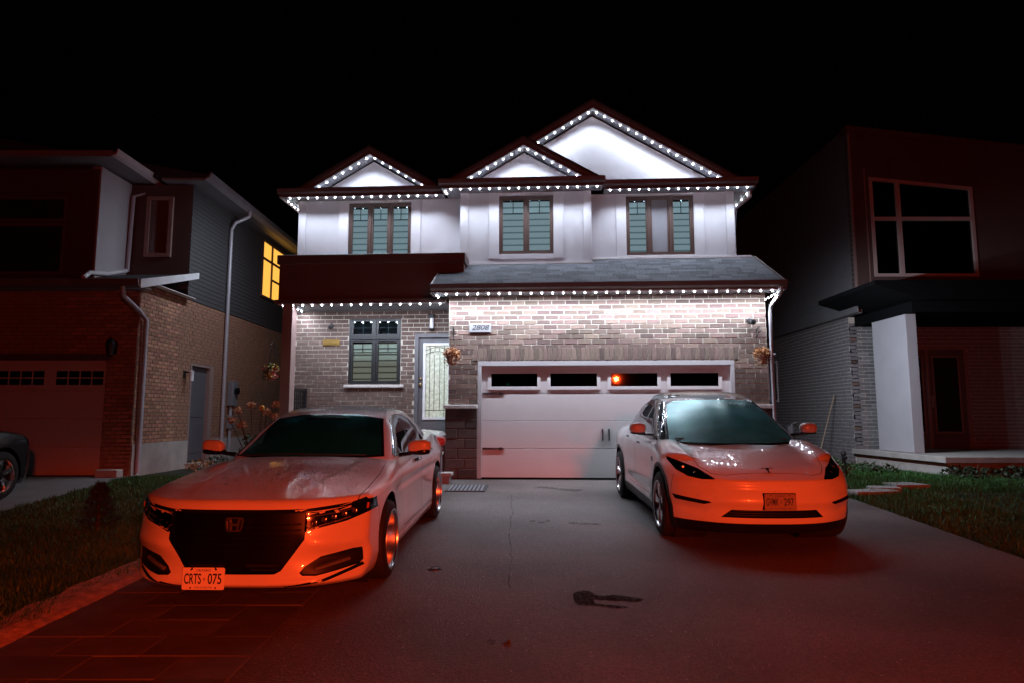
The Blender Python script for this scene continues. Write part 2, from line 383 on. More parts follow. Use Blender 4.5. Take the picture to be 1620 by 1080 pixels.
def asphalt_mat():
    m = bpy.data.materials.new('asphalt'); m.use_nodes = True; nt = m.node_tree; b = nt.nodes['Principled BSDF']; MATS['asphalt'] = m
    tc = nd(nt, 'ShaderNodeTexCoord'); V = tc.outputs['Object']
    n1 = nd(nt, 'ShaderNodeTexNoise'); n1.inputs['Scale'].default_value = 0.7; n1.inputs['Detail'].default_value = 5; nt.links.new(V, n1.inputs['Vector'])
    n2 = nd(nt, 'ShaderNodeTexVoronoi'); n2.inputs['Scale'].default_value = 75; nt.links.new(V, n2.inputs['Vector'])
    n3 = nd(nt, 'ShaderNodeTexNoise'); n3.inputs['Scale'].default_value = 190; n3.inputs['Detail'].default_value = 2; nt.links.new(V, n3.inputs['Vector'])
    cr = nd(nt, 'ShaderNodeValToRGB'); e = cr.color_ramp.elements; e[0].position = 0.34; e[0].color = (0.072, 0.056, 0.051, 1); e[1].position = 0.66; e[1].color = (0.132, 0.108, 0.099, 1)
    nt.links.new(n1.outputs['Fac'], cr.inputs[0])
    # aggregate specks
    sp = nd(nt, 'ShaderNodeMapRange'); sp.inputs['From Min'].default_value = 0.0; sp.inputs['From Max'].default_value = 1.0; sp.inputs['To Min'].default_value = 0.55; sp.inputs['To Max'].default_value = 1.7
    nt.links.new(n2.outputs['Color'], sp.inputs['Value'])
    mx = nd(nt, 'ShaderNodeMixRGB', blend_type='MULTIPLY'); mx.inputs[0].default_value = 0.8; nt.links.new(cr.outputs[0], mx.inputs[1]); nt.links.new(sp.outputs[0], mx.inputs[2])
    last = mx.outputs[0]
    # rare pale stones
    wn = nd(nt, 'ShaderNodeTexVoronoi'); wn.inputs['Scale'].default_value = 21; nt.links.new(V, wn.inputs['Vector'])
    c2 = nd(nt, 'ShaderNodeMath', operation='LESS_THAN'); c2.inputs[1].default_value = 0.15; nt.links.new(wn.outputs['Distance'], c2.inputs[0])
    sepc = nd(nt, 'ShaderNodeSeparateColor'); nt.links.new(wn.outputs['Color'], sepc.inputs[0])
    c3 = nd(nt, 'ShaderNodeMath', operation='GREATER_THAN'); c3.inputs[1].default_value = 0.80; nt.links.new(sepc.outputs[0], c3.inputs[0])
    c4 = nd(nt, 'ShaderNodeMath', operation='MULTIPLY'); nt.links.new(c2.outputs[0], c4.inputs[0]); nt.links.new(c3.outputs[0], c4.inputs[1])
    m3 = nd(nt, 'ShaderNodeMixRGB'); m3.inputs[2].default_value = (0.34, 0.31, 0.29, 1); nt.links.new(c4.outputs[0], m3.inputs[0]); nt.links.new(last, m3.inputs[1]); last = m3.outputs[0]
    nt.links.new(last, b.inputs['Base Color']); b.inputs['Roughness'].default_value = 0.60
    bp = nd(nt, 'ShaderNodeBump'); bp.inputs['Strength'].default_value = 0.6; bp.inputs['Distance'].default_value = 0.006
    ad = nd(nt, 'ShaderNodeMath', operation='ADD'); nt.links.new(n2.outputs['Distance'], ad.inputs[0]); nt.links.new(n3.outputs['Fac'], ad.inputs[1])
    nt.links.new(ad.outputs[0], bp.inputs['Height']); nt.links.new(bp.outputs[0], b.inputs['Normal'])
asphalt_mat()
def soft_stain(name, col, lo, hi):
    m = mat(name, col, 0.85, var=0.3, scale=14, bump=0.4, bscale=120, spec=0.1); nt = m.node_tree; b = nt.nodes['Principled BSDF']
    tc = nd(nt, 'ShaderNodeTexCoord'); nz = nd(nt, 'ShaderNodeTexNoise'); nz.inputs['Scale'].default_value = 38; nz.inputs['Detail'].default_value = 5; nt.links.new(tc.outputs['Object'], nz.inputs['Vector'])
    mr = nd(nt, 'ShaderNodeMapRange'); mr.inputs['From Min'].default_value = .38; mr.inputs['From Max'].default_value = .62; mr.inputs['To Min'].default_value = lo; mr.inputs['To Max'].default_value = hi
    nt.links.new(nz.outputs['Fac'], mr.inputs['Value']); nt.links.new(mr.outputs[0], b.inputs['Alpha'])
mat('pier_stone', (0.075, 0.053, 0.047), 0.85, var=0.3, scale=9, bump=0.5, bscale=120, rnd=0.3)
soft_stain('oil_stain', (0.06, 0.055, 0.053), .05, .6)
soft_stain('wet_asphalt', (0.018, 0.018, 0.020), .45, 1.0)
soft_stain('crack_fill', (0.03, 0.027, 0.026), .0, .75)
mat('drive_concrete', (0.19, 0.175, 0.165), 0.9, var=0.18, scale=3, bump=0.5, bscale=90)
mat('frame_pale', (0.55, 0.43, 0.40), 0.6, var=0.08, scale=3)
mat('tar', (0.035, 0.03, 0.03), 0.7)
def grass_mat(name, c1, c2):
    m = mat(name, c1, 0.6, var=0.3, scale=2.0); nt = m.node_tree; b = nt.nodes['Principled BSDF']
    tc = nd(nt, 'ShaderNodeTexCoord'); nz = nd(nt, 'ShaderNodeTexNoise'); nz.inputs['Scale'].default_value = 1.6; nz.inputs['Detail'].default_value = 6; nt.links.new(tc.outputs['Object'], nz.inputs['Vector'])
    cr = nd(nt, 'ShaderNodeValToRGB'); e = cr.color_ramp.elements; e[0].position = 0.35; e[0].color = (*c1, 1); e[1].position = 0.68; e[1].color = (*c2, 1)
    nt.links.new(nz.outputs['Fac'], cr.inputs[0]); nt.links.new(cr.outputs[0], b.inputs['Base Color'])
grass_mat('grass', (0.014, 0.095, 0.010), (0.040, 0.135, 0.022))
mat('lawn_soil', (0.022, 0.026, 0.013), 0.95, var=0.4, scale=4, bump=0.8, bscale=40)
# ------------------------------------------------------------------ main house (local frame: x along the facade, y into the house, origin at the garage door sill)
HO = (1.771, 12.6, 0.0); HR = -rad(3.5)
house = thing('house', 'two storey house with white gables, brown fascias and brick garage front', 'house', HO, HR, worldcoords=False)
HM = Matrix.Translation(HO) @ Matrix.Rotation(HR, 4, 'Z')
def hw(p): return HM @ Vector(p)
# garage front wall
GH = [(-2.43, 2.41, 0, 2.22)]
SOL = (-2.52, 2.50, 2.22, 2.47)
gw, nb1 = brick_wall(house, 'front', 0.0, -3.0, 3.03, 0.0, 3.47, GH + [SOL], 'brick', 'mortar', lambda u, z: z > 2.0 or (u < -2.4 and z > 1.4), wallname='wall')
# soldier course over the door
mb = MB(); mb.box(SOL[0], SOL[1], 0.0, 0.1, SOL[2], SOL[3]); sc_ = mb.build('lintel', 'mortar', house)
n = 56; w_ = (SOL[1] - SOL[0]) / n
sm = MB().box(-w_ / 2 + 0.006, w_ / 2 - 0.006, -0.016, 0.05, -0.117, 0.117, 0.004).mesh('brick')
for i in range(n):
    o = link('brick', sm, 'brick', sc_); o.location = (SOL[0] + (i + 0.5) * w_, random.uniform(-0.004, 0.003), 2.345 + random.uniform(-0.003, 0.003))
# stone base piers with ledge
for a, b, nm in ((-3.05, -2.43, 0), (2.41, 3.08, 1)):
    pr = MB(); pr.box(a, b, -0.055, -0.001, 0.0, 1.31); p = pr.build('pier', 'mortar_dark', house)
    for r in range(7):
        zc = (r + 0.5) * 0.187; cuts = [a, a + (0.38 if r % 2 else 0.24), b]
        for u0, u1 in zip(cuts, cuts[1:]):
            k = MB().box(-(u1 - u0) / 2 + .006, (u1 - u0) / 2 - .006, -0.02, 0.02, -0.086, 0.086, 0.008).mesh('stone_block')
            o = link('stone_block', k, 'pier_stone', p); o.location = ((u0 + u1) / 2, -0.057 + random.uniform(-.004, .003), zc)
    MB().box(a - 0.03, b + (0.0 if nm == 0 else 0.03), -0.115, -0.002, 1.31, 1.385, 0.012).build('ledge', 'stone_sill', house)
# side walls of the garage and of the house, back part
mb = MB(); mb.box(-3.0, -2.8, 0.2, 3.2, 0, 3.47); mb.build('side_wall', 'brick_mass', house)
mb = MB(); mb.box(2.83, 3.03, 0.2, 12, 0, 3.47); mb.build('side_wall', 'brick_mass', house)
mb = MB(); mb.box(-6.66, -6.46, 1.72, 12, 0, 5.93); mb.build('side_wall', 'stucco', house)
mb = MB(); mb.box(2.68, 2.88, 1.52, 12, 3.4, 5.93); mb.build('side_wall', 'stucco', house)
# garage door: jambs, four sections, windows, hardware
mb = MB(); mb.box(-2.43, -2.36, -0.012, 0.1, 0, 2.20); mb.box(2.34, 2.41, -0.012, 0.1, 0, 2.20); mb.box(-2.43, 2.41, -0.014, 0.1, 2.13, 2.218); mb.build('door_frame', 'dull_trim', house)
gd = MB().box(-2.40, 2.38, 0.135, 0.16, 0.012, 2.17).build('garage_door', 'garage_paint', house)
SEC = [(0.015, 0.555), (0.561, 1.075), (1.081, 1.605), (1.611, 2.125)]
WINS = [(-2.19, -1.28), (-1.05, -0.14), (0.10, 1.00), (1.22, 2.14)]
for i, (a, b) in enumerate(SEC):
    mb = MB(); holes = [(p, q, 1.725, 1.995) for p, q in WINS] if i == 3 else []
    if not holes: mb.box(-2.36, 2.34, 0.075, 0.118, a, b, 0.005)
    else:
        for c in cells(-2.36, 2.34, a, b, holes): mb.box(c[0], c[1], 0.075, 0.118, c[2], c[3])
    mb.build('panel', 'garage_paint', gd)
for p, q in WINS:
    mb = MB()
    for x0, x1, z0, z1 in ((p - .05, p + .012, 1.675, 2.045), (q - .012, q + .05, 1.675, 2.045), (p + .012, q - .012, 1.675, 1.737), (p + .012, q - .012, 1.983, 2.045)): mb.box(x0, x1, 0.052, 0.0745, z0, z1)
    wf = mb.build('window_frame', 'garage_paint', gd)
    MB().box(p, q, 0.085, 0.09, 1.725, 1.995).build('pane', 'pane_dark', gd)
for z in (1.60, 0.555):
    for s, x in ((1, -2.34), (-1, 2.32)):
        MB().prism([(x, z - .02), (x + s * .30, z - .014), (x + s * .34, z - .03), (x + s * .42, z), (x + s * .34, z + .03), (x + s * .30, z + .014), (x, z + .02)], 'y', 0.058, 0.072).build('strap_hinge', 'black_iron', gd)
for x in (-0.06, 0.06):
    MB().prism([(x - .011, .72), (x - .024, .74), (x, .70), (x + .024, .74), (x + .011, .72), (x + .011, .92), (x + .024, .90), (x, .94), (x - .024, .90), (x - .011, .92)][::-1], 'y', 0.045, 0.072).build('handle', 'black_iron', gd)
MB().box(-2.36, 2.34, 0.07, 0.13, 0.0, 0.016).build('bottom_seal', 'black_matte', gd)
MB().box(-2.9, 2.9, 0.17, 5, 0.0, 3.3).build('garage_interior', 'dark_inside', house)
MB().box(-1.88, -1.855, 0.118, 0.128, 1.775, 1.79).build('diode', 'green_diode', gd)

# ---- garage roof
RZ0, RS = 3.60, 0.50                       # eave height, slope
def roof_z(v): return RZ0 + RS * (v + 0.47)
rf = MB()
rf.add([(-3.27, -.47, roof_z(-.47) - .03), (3.26, -.47, roof_z(-.47) - .03), (3.26, 1.35, roof_z(1.35) - .03), (-3.27, 1.35, roof_z(1.35) - .03),
        (-3.27, -.47, roof_z(-.47) - .09), (3.26, -.47, roof_z(-.47) - .09), (3.26, 1.35, roof_z(1.35) - .09), (-3.27, 1.35, roof_z(1.35) - .09)],
       [(0, 1, 2, 3), (7, 6, 5, 4), (0, 4, 5, 1), (1, 5, 6, 2), (2, 6, 7, 3), (3, 7, 4, 0)])
roof = rf.build('roof', 'shingle_mass', house)
ang = math.atan(RS); nrow = 15; slen = 1.82 / math.cos(ang); ex = slen / nrow
tabs = []
for w_ in (0.36, 0.31, 0.26): tabs.append((w_, MB().box(-w_ / 2 + .004, w_ / 2 - .004, -ex * .62, ex * .72, -0.006, 0.008).mesh('shingle')))
ns = 0; far_sh = MB()
for r in range(nrow):
    u = -3.27; v = -.47 + (r + .5) * 1.82 / nrow
    while u < 3.2:
        w_, me = random.choice(tabs)
        if u + w_ > 3.27: w_, me = tabs[2]; u = 3.26 - w_
        if ns < 300:
            o = link('shingle', me, 'shingle', roof); o.location = (u + w_ / 2, v, roof_z(v) - .012 + random.uniform(0, .005)); o.rotation_euler = (ang + .05, 0, 0)
            ns += 1
        else:
            q_ = MB().box(-w_ / 2 + .004, w_ / 2 - .004, -ex * .62, ex * .72, -0.006, 0.008).xform(Matrix.Translation((u + w_ / 2, v, roof_z(v) - .012 + random.uniform(0, .005))) @ Matrix.Rotation(ang + .05, 4, 'X')); far_sh.add(q_.v, q_.f)
        u += w_
if far_sh.v: far_sh.build('shingle_rows', 'shingle_mass', roof)['kind'] = 'stuff'
# soffit, gutter, rake boards of the garage roof
MB().box(-3.25, 3.24, -0.47, -0.004, 3.475, 3.495).build('soffit', 'soffit', house)
MB().prism([(-.49, 3.50), (-.56, 3.53), (-.585, 3.60), (-.585, 3.615), (-.57, 3.615), (-.55, 3.545), (-.48, 3.52), (-.48, 3.615), (-.475, 3.615), (-.475, 3.50)], 'x', -3.28, 3.27).build('gutter', 'brown_metal', house)
MB().box(-3.28, 3.27, -0.474, -0.45, 3.47, 3.60).build('fascia', 'brown_metal', house)
for x0, x1 in ((-3.30, -3.272), (3.262, 3.29)):
    m2 = MB(); m2.prism([(-.47, 3.46), (-.47, 3.62), (1.30, roof_z(1.30) + .02), (1.30, roof_z(1.30) - .14), (0, 3.55), (0, 3.46)], 'x', x0, x1); m2.build('rake_board', 'brown_metal', house)
# flashing between roof and walls
mb = MB(); mb.box(-2.74, -0.13, 0.955, 0.996, roof_z(1.0) - .01, roof_z(1.0) + .035); mb.box(-0.13, 3.2, 1.255, 1.296, roof_z(1.3) - .01, roof_z(1.3) + .035); mb.build('flashing', 'white_trim', house)
# ---- upper walls
UW = [('l', -6.66, -2.94, 1.5, 3.42, 5.96, (-5.52, -4.11, 4.60, 5.89)), ('m', -2.94, -0.16, 1.0, 4.0, 5.90, (-2.11, -0.96, 4.55, 5.82)), ('r', -0.16, 2.88, 1.3, 4.0, 5.92, (0.60, 2.03, 4.56, 5.86))]
for nm, a, b, v, z0, z1, wn in UW:
    mb = MB()
    for c in cells(a, b, z0, z1, [wn]): mb.box(c[0], c[1], v, v + 0.2, c[2], c[3])
    if nm == 'm': mb.box(a, a + .2, v + .2, 1.5, z0, z1); mb.box(b - .2, b, v + .2, 1.3, z0, z1)
    wl = mb.build('wall', 'stucco', house)
    p0, p1, q0, q1 = wn; t = 0.028
    edges = [(a, a + .17, z0, z1), (b - .17, b, z0, z1)] if nm != 'l' else [(a, a + .17, z0, z1)]
    if nm == 'r': edges = [(b - .17, b, z0, z1)]
    for e in edges: MB().box(e[0], e[1], v - t, v - .001, e[2], e[3], .006).build('corner_trim', 'stucco_trim', house)
    MB().box(p0 - .22, p0 - .002, v - t, v - .001, max(z0, 4.2 if nm == 'l' else 4.45), z1 - .02, .006).build('window_trim', 'stucco_trim', house)
    MB().box(p1 + .002, p1 + .22, v - t, v - .001, max(z0, 4.2 if nm == 'l' else 4.45), z1 - .02, .006).build('window_trim', 'stucco_trim', house)
    MB().box(p0 - .001, p1 + .001, v - t + .001, v - .001, q1 + .002, z1 - .02, .004).build('window_trim', 'stucco_trim', house)
    if nm != 'l': MB().box(p0 - .001, p1 + .001, v - t + .001, v - .001, 4.44, q0 - .002, .004).build('window_trim', 'stucco_trim', house)
def window(u0, u1, z0, z1, v, ncol, fm, sash=0.042, muntin=True, blind='blind', pane='pane', transom=None, screen=None, parent=None, slat=0.105, blinds=True):
    """framed window: frame (part) > sashes, panes, muntins, blind slats"""
    par = parent or house; mb = MB(); fw = 0.036
    mb.box(u0, u0 + fw, v - .02, v + .10, z0, z1); mb.box(u1 - fw, u1, v - .02, v + .10, z0, z1); mb.box(u0 + fw, u1 - fw, v - .02, v + .10, z1 - fw, z1); mb.box(u0 + fw, u1 - fw, v - .02, v + .10, z0, z0 + fw)
    cw = (u1 - u0 - 2 * fw) / ncol
    for i in range(1, ncol): mb.box(u0 + fw + i * cw - .022, u0 + fw + i * cw + .022, v - .021, v + .09, z0 + fw, z1 - fw)
    if transom: mb.box(u0 + fw, u1 - fw, v - .022, v + .09, transom - .035, transom + .035)
    wd = mb.build('window', fm, par)
    rows = [(z0 + fw, z1 - fw)] if not transom else [(z0 + fw, transom - .035), (transom + .035, z1 - fw)]
    for i in range(ncol):
        a, b = u0 + fw + i * cw + (.022 if i else 0), u0 + fw + (i + 1) * cw - (.022 if i < ncol - 1 else 0)
        for k, (p, q) in enumerate(rows):
            sb = MB(); sb.box(a, a + sash, v + .0, v + .06, p, q); sb.box(b - sash, b, v + .0, v + .06, p, q); sb.box(a + sash, b - sash, v + .0, v + .06, q - sash, q); sb.box(a + sash, b - sash, v + .0, v + .06, p, p + sash); sb.build('sash', fm, wd)
            ga, gb, gp, gq = a + sash, b - sash, p + sash, q - sash
            MB().box(ga, gb, v + .028, v + .032, gp, gq).build('pane', pane, wd)
            if screen == i and k == 0:
                MB().box(ga, gb, v + .012, v + .014, gp, gq).build('insect_screen', 'screen', wd); continue
            if muntin:
                mm_ = MB(); h = gq - gp; zm = gq - (0.26 if (not transom or k == 0) else 0.5) * min(h, 1.2); xm = (ga + gb) / 2
                if transom and k == 1:
                    mm_.box(xm - .006, xm + .006, v + .033, v + .040, gp, gq); mm_.box(ga, gb, v + .0335, v + .0395, zm - .006, zm + .006)
                else:
                    mm_.box(xm - .008, xm + .008, v + .033, v + .040, zm, gq); mm_.box(ga, gb, v + .0335, v + .0395, zm - .008, zm + .008)
                mm_.build('muntin', 'window_black', wd)
            if blinds and not (transom and k == 1):
                z = gq - 0.02 - (.0 if i % 2 else .01); j = 0
                while z > gp:
                    hh = slat if j % 2 == 0 else slat * .30
                    z2 = max(gp, z - hh); yy = v + .075 + (0.012 if j % 2 else 0)
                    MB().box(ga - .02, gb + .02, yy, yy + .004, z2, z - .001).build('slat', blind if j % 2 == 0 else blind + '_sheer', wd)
                    z = z2; j += 1
    MB().box(u0 + .01, u1 - .01, v + .16, v + .18, z0, z1).build('room_shade', 'dark_inside', wd)
    return wd
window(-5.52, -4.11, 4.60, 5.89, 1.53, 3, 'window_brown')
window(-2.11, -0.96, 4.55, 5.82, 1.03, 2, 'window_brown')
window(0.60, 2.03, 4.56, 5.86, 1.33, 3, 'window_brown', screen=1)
# ---- eaves of the second floor
def eave(u0, u1, v, vw, z, nm, lret=None):
    MB().box(u0 + .02, u1 - .02, v + .012, vw - .002, z, z + .02).build('soffit', 'soffit', house)
    MB().box(u0, u1, v - .012, v + .010, z - .025, z + .12).build('fascia', 'brown_metal', house)
    MB().prism([(v - .014, z + .025), (v - .085, z + .055), (v - .115, z + .125), (v - .115, z + .14), (v - .10, z + .14), (v - .075, z + .07), (v - .016, z + .045)], 'x', u0 - .03, u1 + .03).build('gutter', 'brown_metal', house)
eave(-6.95, -3.34, 1.10, 1.50, 5.955, 'l'); eave(-3.31, 0.08, 0.60, 1.00, 5.905, 'm'); eave(0.10, 3.24, 0.90, 1.30, 5.92, 'r')
mb = MB(); mb.box(-6.97, -6.945, 1.10, 11.5, 5.93, 6.08); mb.box(-6.945, -6.662, 1.52, 11.5, 5.96, 5.98); mb.build('side_eave', 'brown_metal', house)
mb = MB(); mb.box(3.225, 3.25, 0.93, 11.5, 5.89, 6.06); mb.box(2.885, 3.224, 1.31, 11.5, 5.925, 5.945); mb.build('side_eave', 'brown_metal', house)
mb = MB(); mb.box(-3.30, -3.285, 0.615, 1.09, 5.88, 6.03); mb.build('eave_return', 'brown_metal', house)
mb = MB(); mb.box(-3.282, -2.945, 1.0, 1.49, 5.955, 5.975); mb.build('soffit', 'soffit', house)
# ---- gables
def gable(uc, half, z0, zap, v, vw, clip=None, depth=6.0):
    """tri wall at vw, rake soffit, rake boards at v, roof running back"""
    sl = (zap - z0) / half; dz = 0.17
    t = MB(); ih = half - dz / sl - .02
    tri = [(uc - ih, z0 - .02), (uc + ih, z0 - .02), (uc, z0 - .02 + ih * sl)]
    t.prism(tri, 'y', vw, vw + .1); t.build('gable_wall', 'stucco', house)
    for s in (-1, 1):
        # rake board: two stepped strips
        for k, (o0, o1, vv) in enumerate(((0.0, .075, v - .05), (.072, .165, v - .02))):
            q = [(uc + s * half + s * 0.05, z0 - o0 - .05 * sl), (uc, zap - o0), (uc, zap - o1), (uc + s * half + s * .05, z0 - o1 - .05 * sl)]
            MB().prism(q, 'y', vv, v + .03).build('rake_board', 'brown_metal', house)
        q = [(uc + s * half, z0 - .135), (uc, zap - .135), (uc, zap - .155), (uc + s * half, z0 - .155)]
        MB().prism(q, 'y', v + .03, vw + .02).build('rake_soffit', 'soffit', house)
        q = [(uc + s * (half + .08), z0 - .08 * sl + .02), (uc, zap + .02), (uc, zap - .02), (uc + s * (half + .08), z0 - .08 * sl - .02)]
        MB().prism(q, 'y', v - .07, vw + depth).build('gable_roof', 'shingle_mass', house)
    # sloping ledge of shingles below the triangle, with flashing
    MB().prism([(v - .02, z0 - .06), (vw, z0 - .015), (vw, z0 - .1), (v - .02, z0 - .1)], 'x', uc - half + .06, uc + half - .06).build('gable_ledge', 'shingle_mass', house)
    MB().box(uc - ih, uc + ih, vw - .035, vw - .002, z0 - .012, z0 + .022).build('flashing', 'white_trim', house)
GB = [(-4.97, 1.50, 6.14, 7.03, 1.10, 1.45), (-1.57, 1.46, 6.10, 6.94, 0.60, 0.95), (-0.10, 2.95, 6.12, 7.88, 0.95, 1.28)]
for g in GB: gable(*g)
# ---- porch: parapet box, beam, soffit, column, floor, steps
MB().box(-6.60, -2.78, 0.42, 1.495, 3.52, 4.26).build('parapet', 'brown_stucco', house)
MB().box(-6.64, -2.75, 0.37, 1.495, 4.262, 4.45, .008).build('parapet_cap', 'brown_metal', house)
MB().box(-6.66, -3.10, 0.36, 0.62, 3.43, 3.518, .006).build('beam', 'brown_metal', house)
MB().box(-6.62, -3.004, 0.622, 1.498, 3.45, 3.47).build('soffit', 'soffit', house)
MB().box(-6.62, -6.45, 0.622, 1.498, 3.43, 3.447).build('side_beam', 'brown_metal', house)
MB().box(-6.50, -6.29, 0.42, 0.66, 0.83, 3.428, .006).build('column', 'column_paint', house)
PW = (-5.44, -4.29, 1.85, 3.31); PD = (-3.98, -3.02, 0.83, 2.94)
pw, nb2 = brick_wall(house, 'front', 1.5, -6.64, -3.0, 0.30, 3.45, [PW, PD], 'brick', 'mortar', lambda u, z: False, wallname='porch_wall')
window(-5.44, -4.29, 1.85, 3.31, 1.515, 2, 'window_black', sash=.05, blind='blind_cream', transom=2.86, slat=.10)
MB().box(-5.52, -4.20, 1.42, 1.56, 1.785, 1.848, .01).build('window_sill', 'stone_sill', house)
# entry door
dr = MB(); dr.box(-3.98, -3.90, 1.49, 1.62, .83, 2.94); dr.box(-3.10, -3.02, 1.49, 1.62, .83, 2.94); dr.box(-3.90, -3.10, 1.49, 1.62, 2.86, 2.94); dr.build('door_frame', 'door_grey', house)
dp = MB()
for c in cells(-3.90, -3.10, .85, 2.86, [(-3.78, -3.22, 1.12, 2.73)]): dp.box(c[0], c[1], 1.55, 1.60, c[2], c[3])
dp = dp.build('front_door', 'door_grey', house)
m2 = MB()
for x0, x1, z0, z1 in ((-3.80, -3.745, 1.10, 2.75), (-3.255, -3.20, 1.10, 2.75), (-3.745, -3.255, 2.695, 2.75), (-3.745, -3.255, 1.10, 1.155)): m2.box(x0, x1, 1.53, 1.549, z0, z1)
m2.build('glass_frame', 'white_trim', dp)
mat('frosted', (0.42, 0.44, 0.38), 0.25, var=0.55, scale=16, bump=0.9, bscale=90, emit=(0.8, 0.85, 0.66), estr=0.30)  # hall light is painted in as the pane's own emission
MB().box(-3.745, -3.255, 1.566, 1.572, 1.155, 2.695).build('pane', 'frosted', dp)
cm = MB()
for x in (-3.66, -3.34): cm.box(x - .005, x + .005, 1.556, 1.565, 1.155, 2.695)
for x in (-3.56, -3.44): cm.box(x - .004, x + .004, 1.556, 1.565, 1.30, 2.50)
cm.box(-3.745, -3.255, 1.557, 1.564, 1.295, 1.305)
arc = [(-3.745 + .49 * i / 10, 2.50 + .07 * math.sin(math.pi * i / 10)) for i in range(11)]
for off in (0, .09): cm.tube([(x, 1.56, z + off) for x, z in arc], .006, 5)
for i in (2, 4, 6, 8): cm.box(arc[i][0] - .004, arc[i][0] + .004, 1.556, 1.5645, arc[i][1], arc[i][1] + .09)
cm.build('came', 'window_black', dp)
MB().blob((-3.85, 1.515, 1.85), (.028, .03, .028)).build('door_knob', 'brass', dp, True)
MB().blob((-3.85, 1.53, 1.98), (.026, .02, .026)).build('deadbolt', 'brass', dp, True)
# porch floor and steps
MB().box(-6.62, -3.004, 0.30, 1.499, 0.70, 0.832, .008).build('porch_floor', 'concrete', house)
MB().box(-6.58, -3.02, 0.36, 1.40, 0.0, 0.70).build('porch_base', 'brick_mass', house)
for i in range(4):
    z1 = .665 - i * .165; v0 = .30 - (i + 1) * .29
    st = MB().box(-4.15, -3.02 if i < 1 else -2.80 if i == 3 else -3.07, v0, v0 + .292, z1 - .055, z1, .006).build('step', 'stone_slab', house)
    MB().box(-4.12, -3.09 if i < 3 else -2.84, v0 + .03, v0 + .29, ground_z(11.2) - .02, z1 - .056).build('riser', 'grey_box', st)
# downspouts
mb = MB(); mb.tube([(3.16, -.52, 3.50), (3.16, -.50, 3.40), (3.09, -.16, 3.22), (3.085, -.09, 3.10), (3.085, -.09, 0.05)], .042, 8, flat=(1.2, .85)); mb.build('downspout', 'grey_metal', house, 50)
mb = MB(); mb.tube([(3.20, 1.2, 5.90), (3.20, 1.2, 5.78), (2.96, 1.5, 5.60), (2.94, 1.6, 5.2), (2.94, 1.6, 3.5)], .042, 8); mb.build('downspout', 'grey_metal', house, 50)
for z in (2.3, 1.0): MB().box(3.03, 3.14, -.135, -.05, z, z + .03).build('strap', 'grey_metal', house)
MB().box(3.0, 3.03, 0.0, 0.2, 0.0, 3.4)

# ------------------------------------------------------------------ light strings
led_mesh = MB().lathe([(0.0005, -.015), (.008, -.013), (.0125, -.005), (.0125, .010), (.0005, .010)], 10).mesh('bulb', smooth=True)
def light_string(label, runs, power, tilt=0.0, spacing=0.2, size=120, roll=0.0):
    """runs: list of (start, end) in house coordinates; a track with bulbs hung every `spacing` and their light"""
    p0 = Vector(runs[0][0]); o = thing('light_string', label, 'light string', tuple(hw(p0)), HR, 'permanent light strings under the eaves', worldcoords=False)
    ld = bpy.data.lights.new('bulb_light', 'SPOT'); ld.energy = power; ld.color = (0.76, 0.85, 1.0); ld.spot_size = rad(size); ld.spot_blend = 1.0; ld.shadow_soft_size = 0.02
    for a, b in runs:
        a, b = Vector(a), Vector(b); d = b - a; n = max(1, round(d.length / spacing)); mb = MB()
        mb.tube([a - p0 + Vector((0, 0, .022)), b - p0 + Vector((0, 0, .022))], .016, 4); mb.build('track', 'white_trim', o)
        for i in range(n):
            p = a + d * ((i + .5) / n) - p0
            bo = link('bulb', led_mesh, 'led', o); bo.location = p
            lo = bpy.data.objects.new('bulb_light', ld); COL.objects.link(lo); lo.parent = o; lo.location = p + Vector((0, -.0, -.03)); lo.rotation_euler = (tilt, roll, 0)
    return o
LP = 24.0
light_string('string of white lights under the garage roof gutter', [((-3.10, -.40, 3.445), (3.14, -.40, 3.445)), ((-3.20, -.35, 3.445), (-3.20, -.02, 3.445))], LP * 1.3, tilt=rad(17), size=162)
light_string('string of white lights along the brown porch beam', [((-6.60, .44, 3.405), (-3.15, .40, 3.405)), ((-6.42, .70, 3.42), (-6.42, 1.35, 3.42))], LP * .8, tilt=rad(24), size=165)
light_string('string of white lights under the upper eave above the brown parapet', [((-6.85, 1.17, 5.925), (-3.40, 1.17, 5.925))], LP)
light_string('string of white lights under the middle upper eave', [((-3.20, .67, 5.875), (0.05, .67, 5.875)), ((-3.24, .75, 5.885), (-3.24, 1.1, 5.91))], LP)
light_string('string of white lights under the upper eave beside the downspout elbow', [((0.14, .97, 5.895), (3.18, .97, 5.895))], LP)
light_string('string of white lights along the side eave facing the yellow window', [((-6.88, 1.3, 5.925), (-6.88, 3.4, 5.925))], LP * 1.1, spacing=.2, size=170, roll=rad(32), tilt=rad(15))
light_string('string of white lights along the upper side eave facing the modern house', [((3.19, 1.2, 5.90), (3.19, 3.2, 5.90))], LP * .8, spacing=.4, size=160)
light_string('string of white lights round the garage roof corner by the downspout', [((3.21, -.30, 3.445), (3.21, 1.2, 3.445))], LP * 4.2, size=110, tilt=rad(30), roll=rad(-62))
def rake_runs(g, lft=True, l0=0.0):
    uc, half, z0, zap, v, vw = g; sl = (zap - z0) / half; k = half - .17 / sl + .02
    f = lambda s, t: (uc + s * k * t, v + .10, zap - .175 - sl * k * t)
    return [(f(-1, l0 if lft else 0), f(-1, .0)), (f(1, 0), f(1, 1))]
light_string('string of white lights in the lone gable above the brown parapet', rake_runs(GB[0], l0=1.0), LP * 1.1)
light_string('string of white lights in the middle gable that overlaps the tall gable', rake_runs(GB[1], l0=1.0), LP * 1.1)
light_string('string of white lights in the tallest gable', rake_runs(GB[2], l0=.47), LP * 1.1)

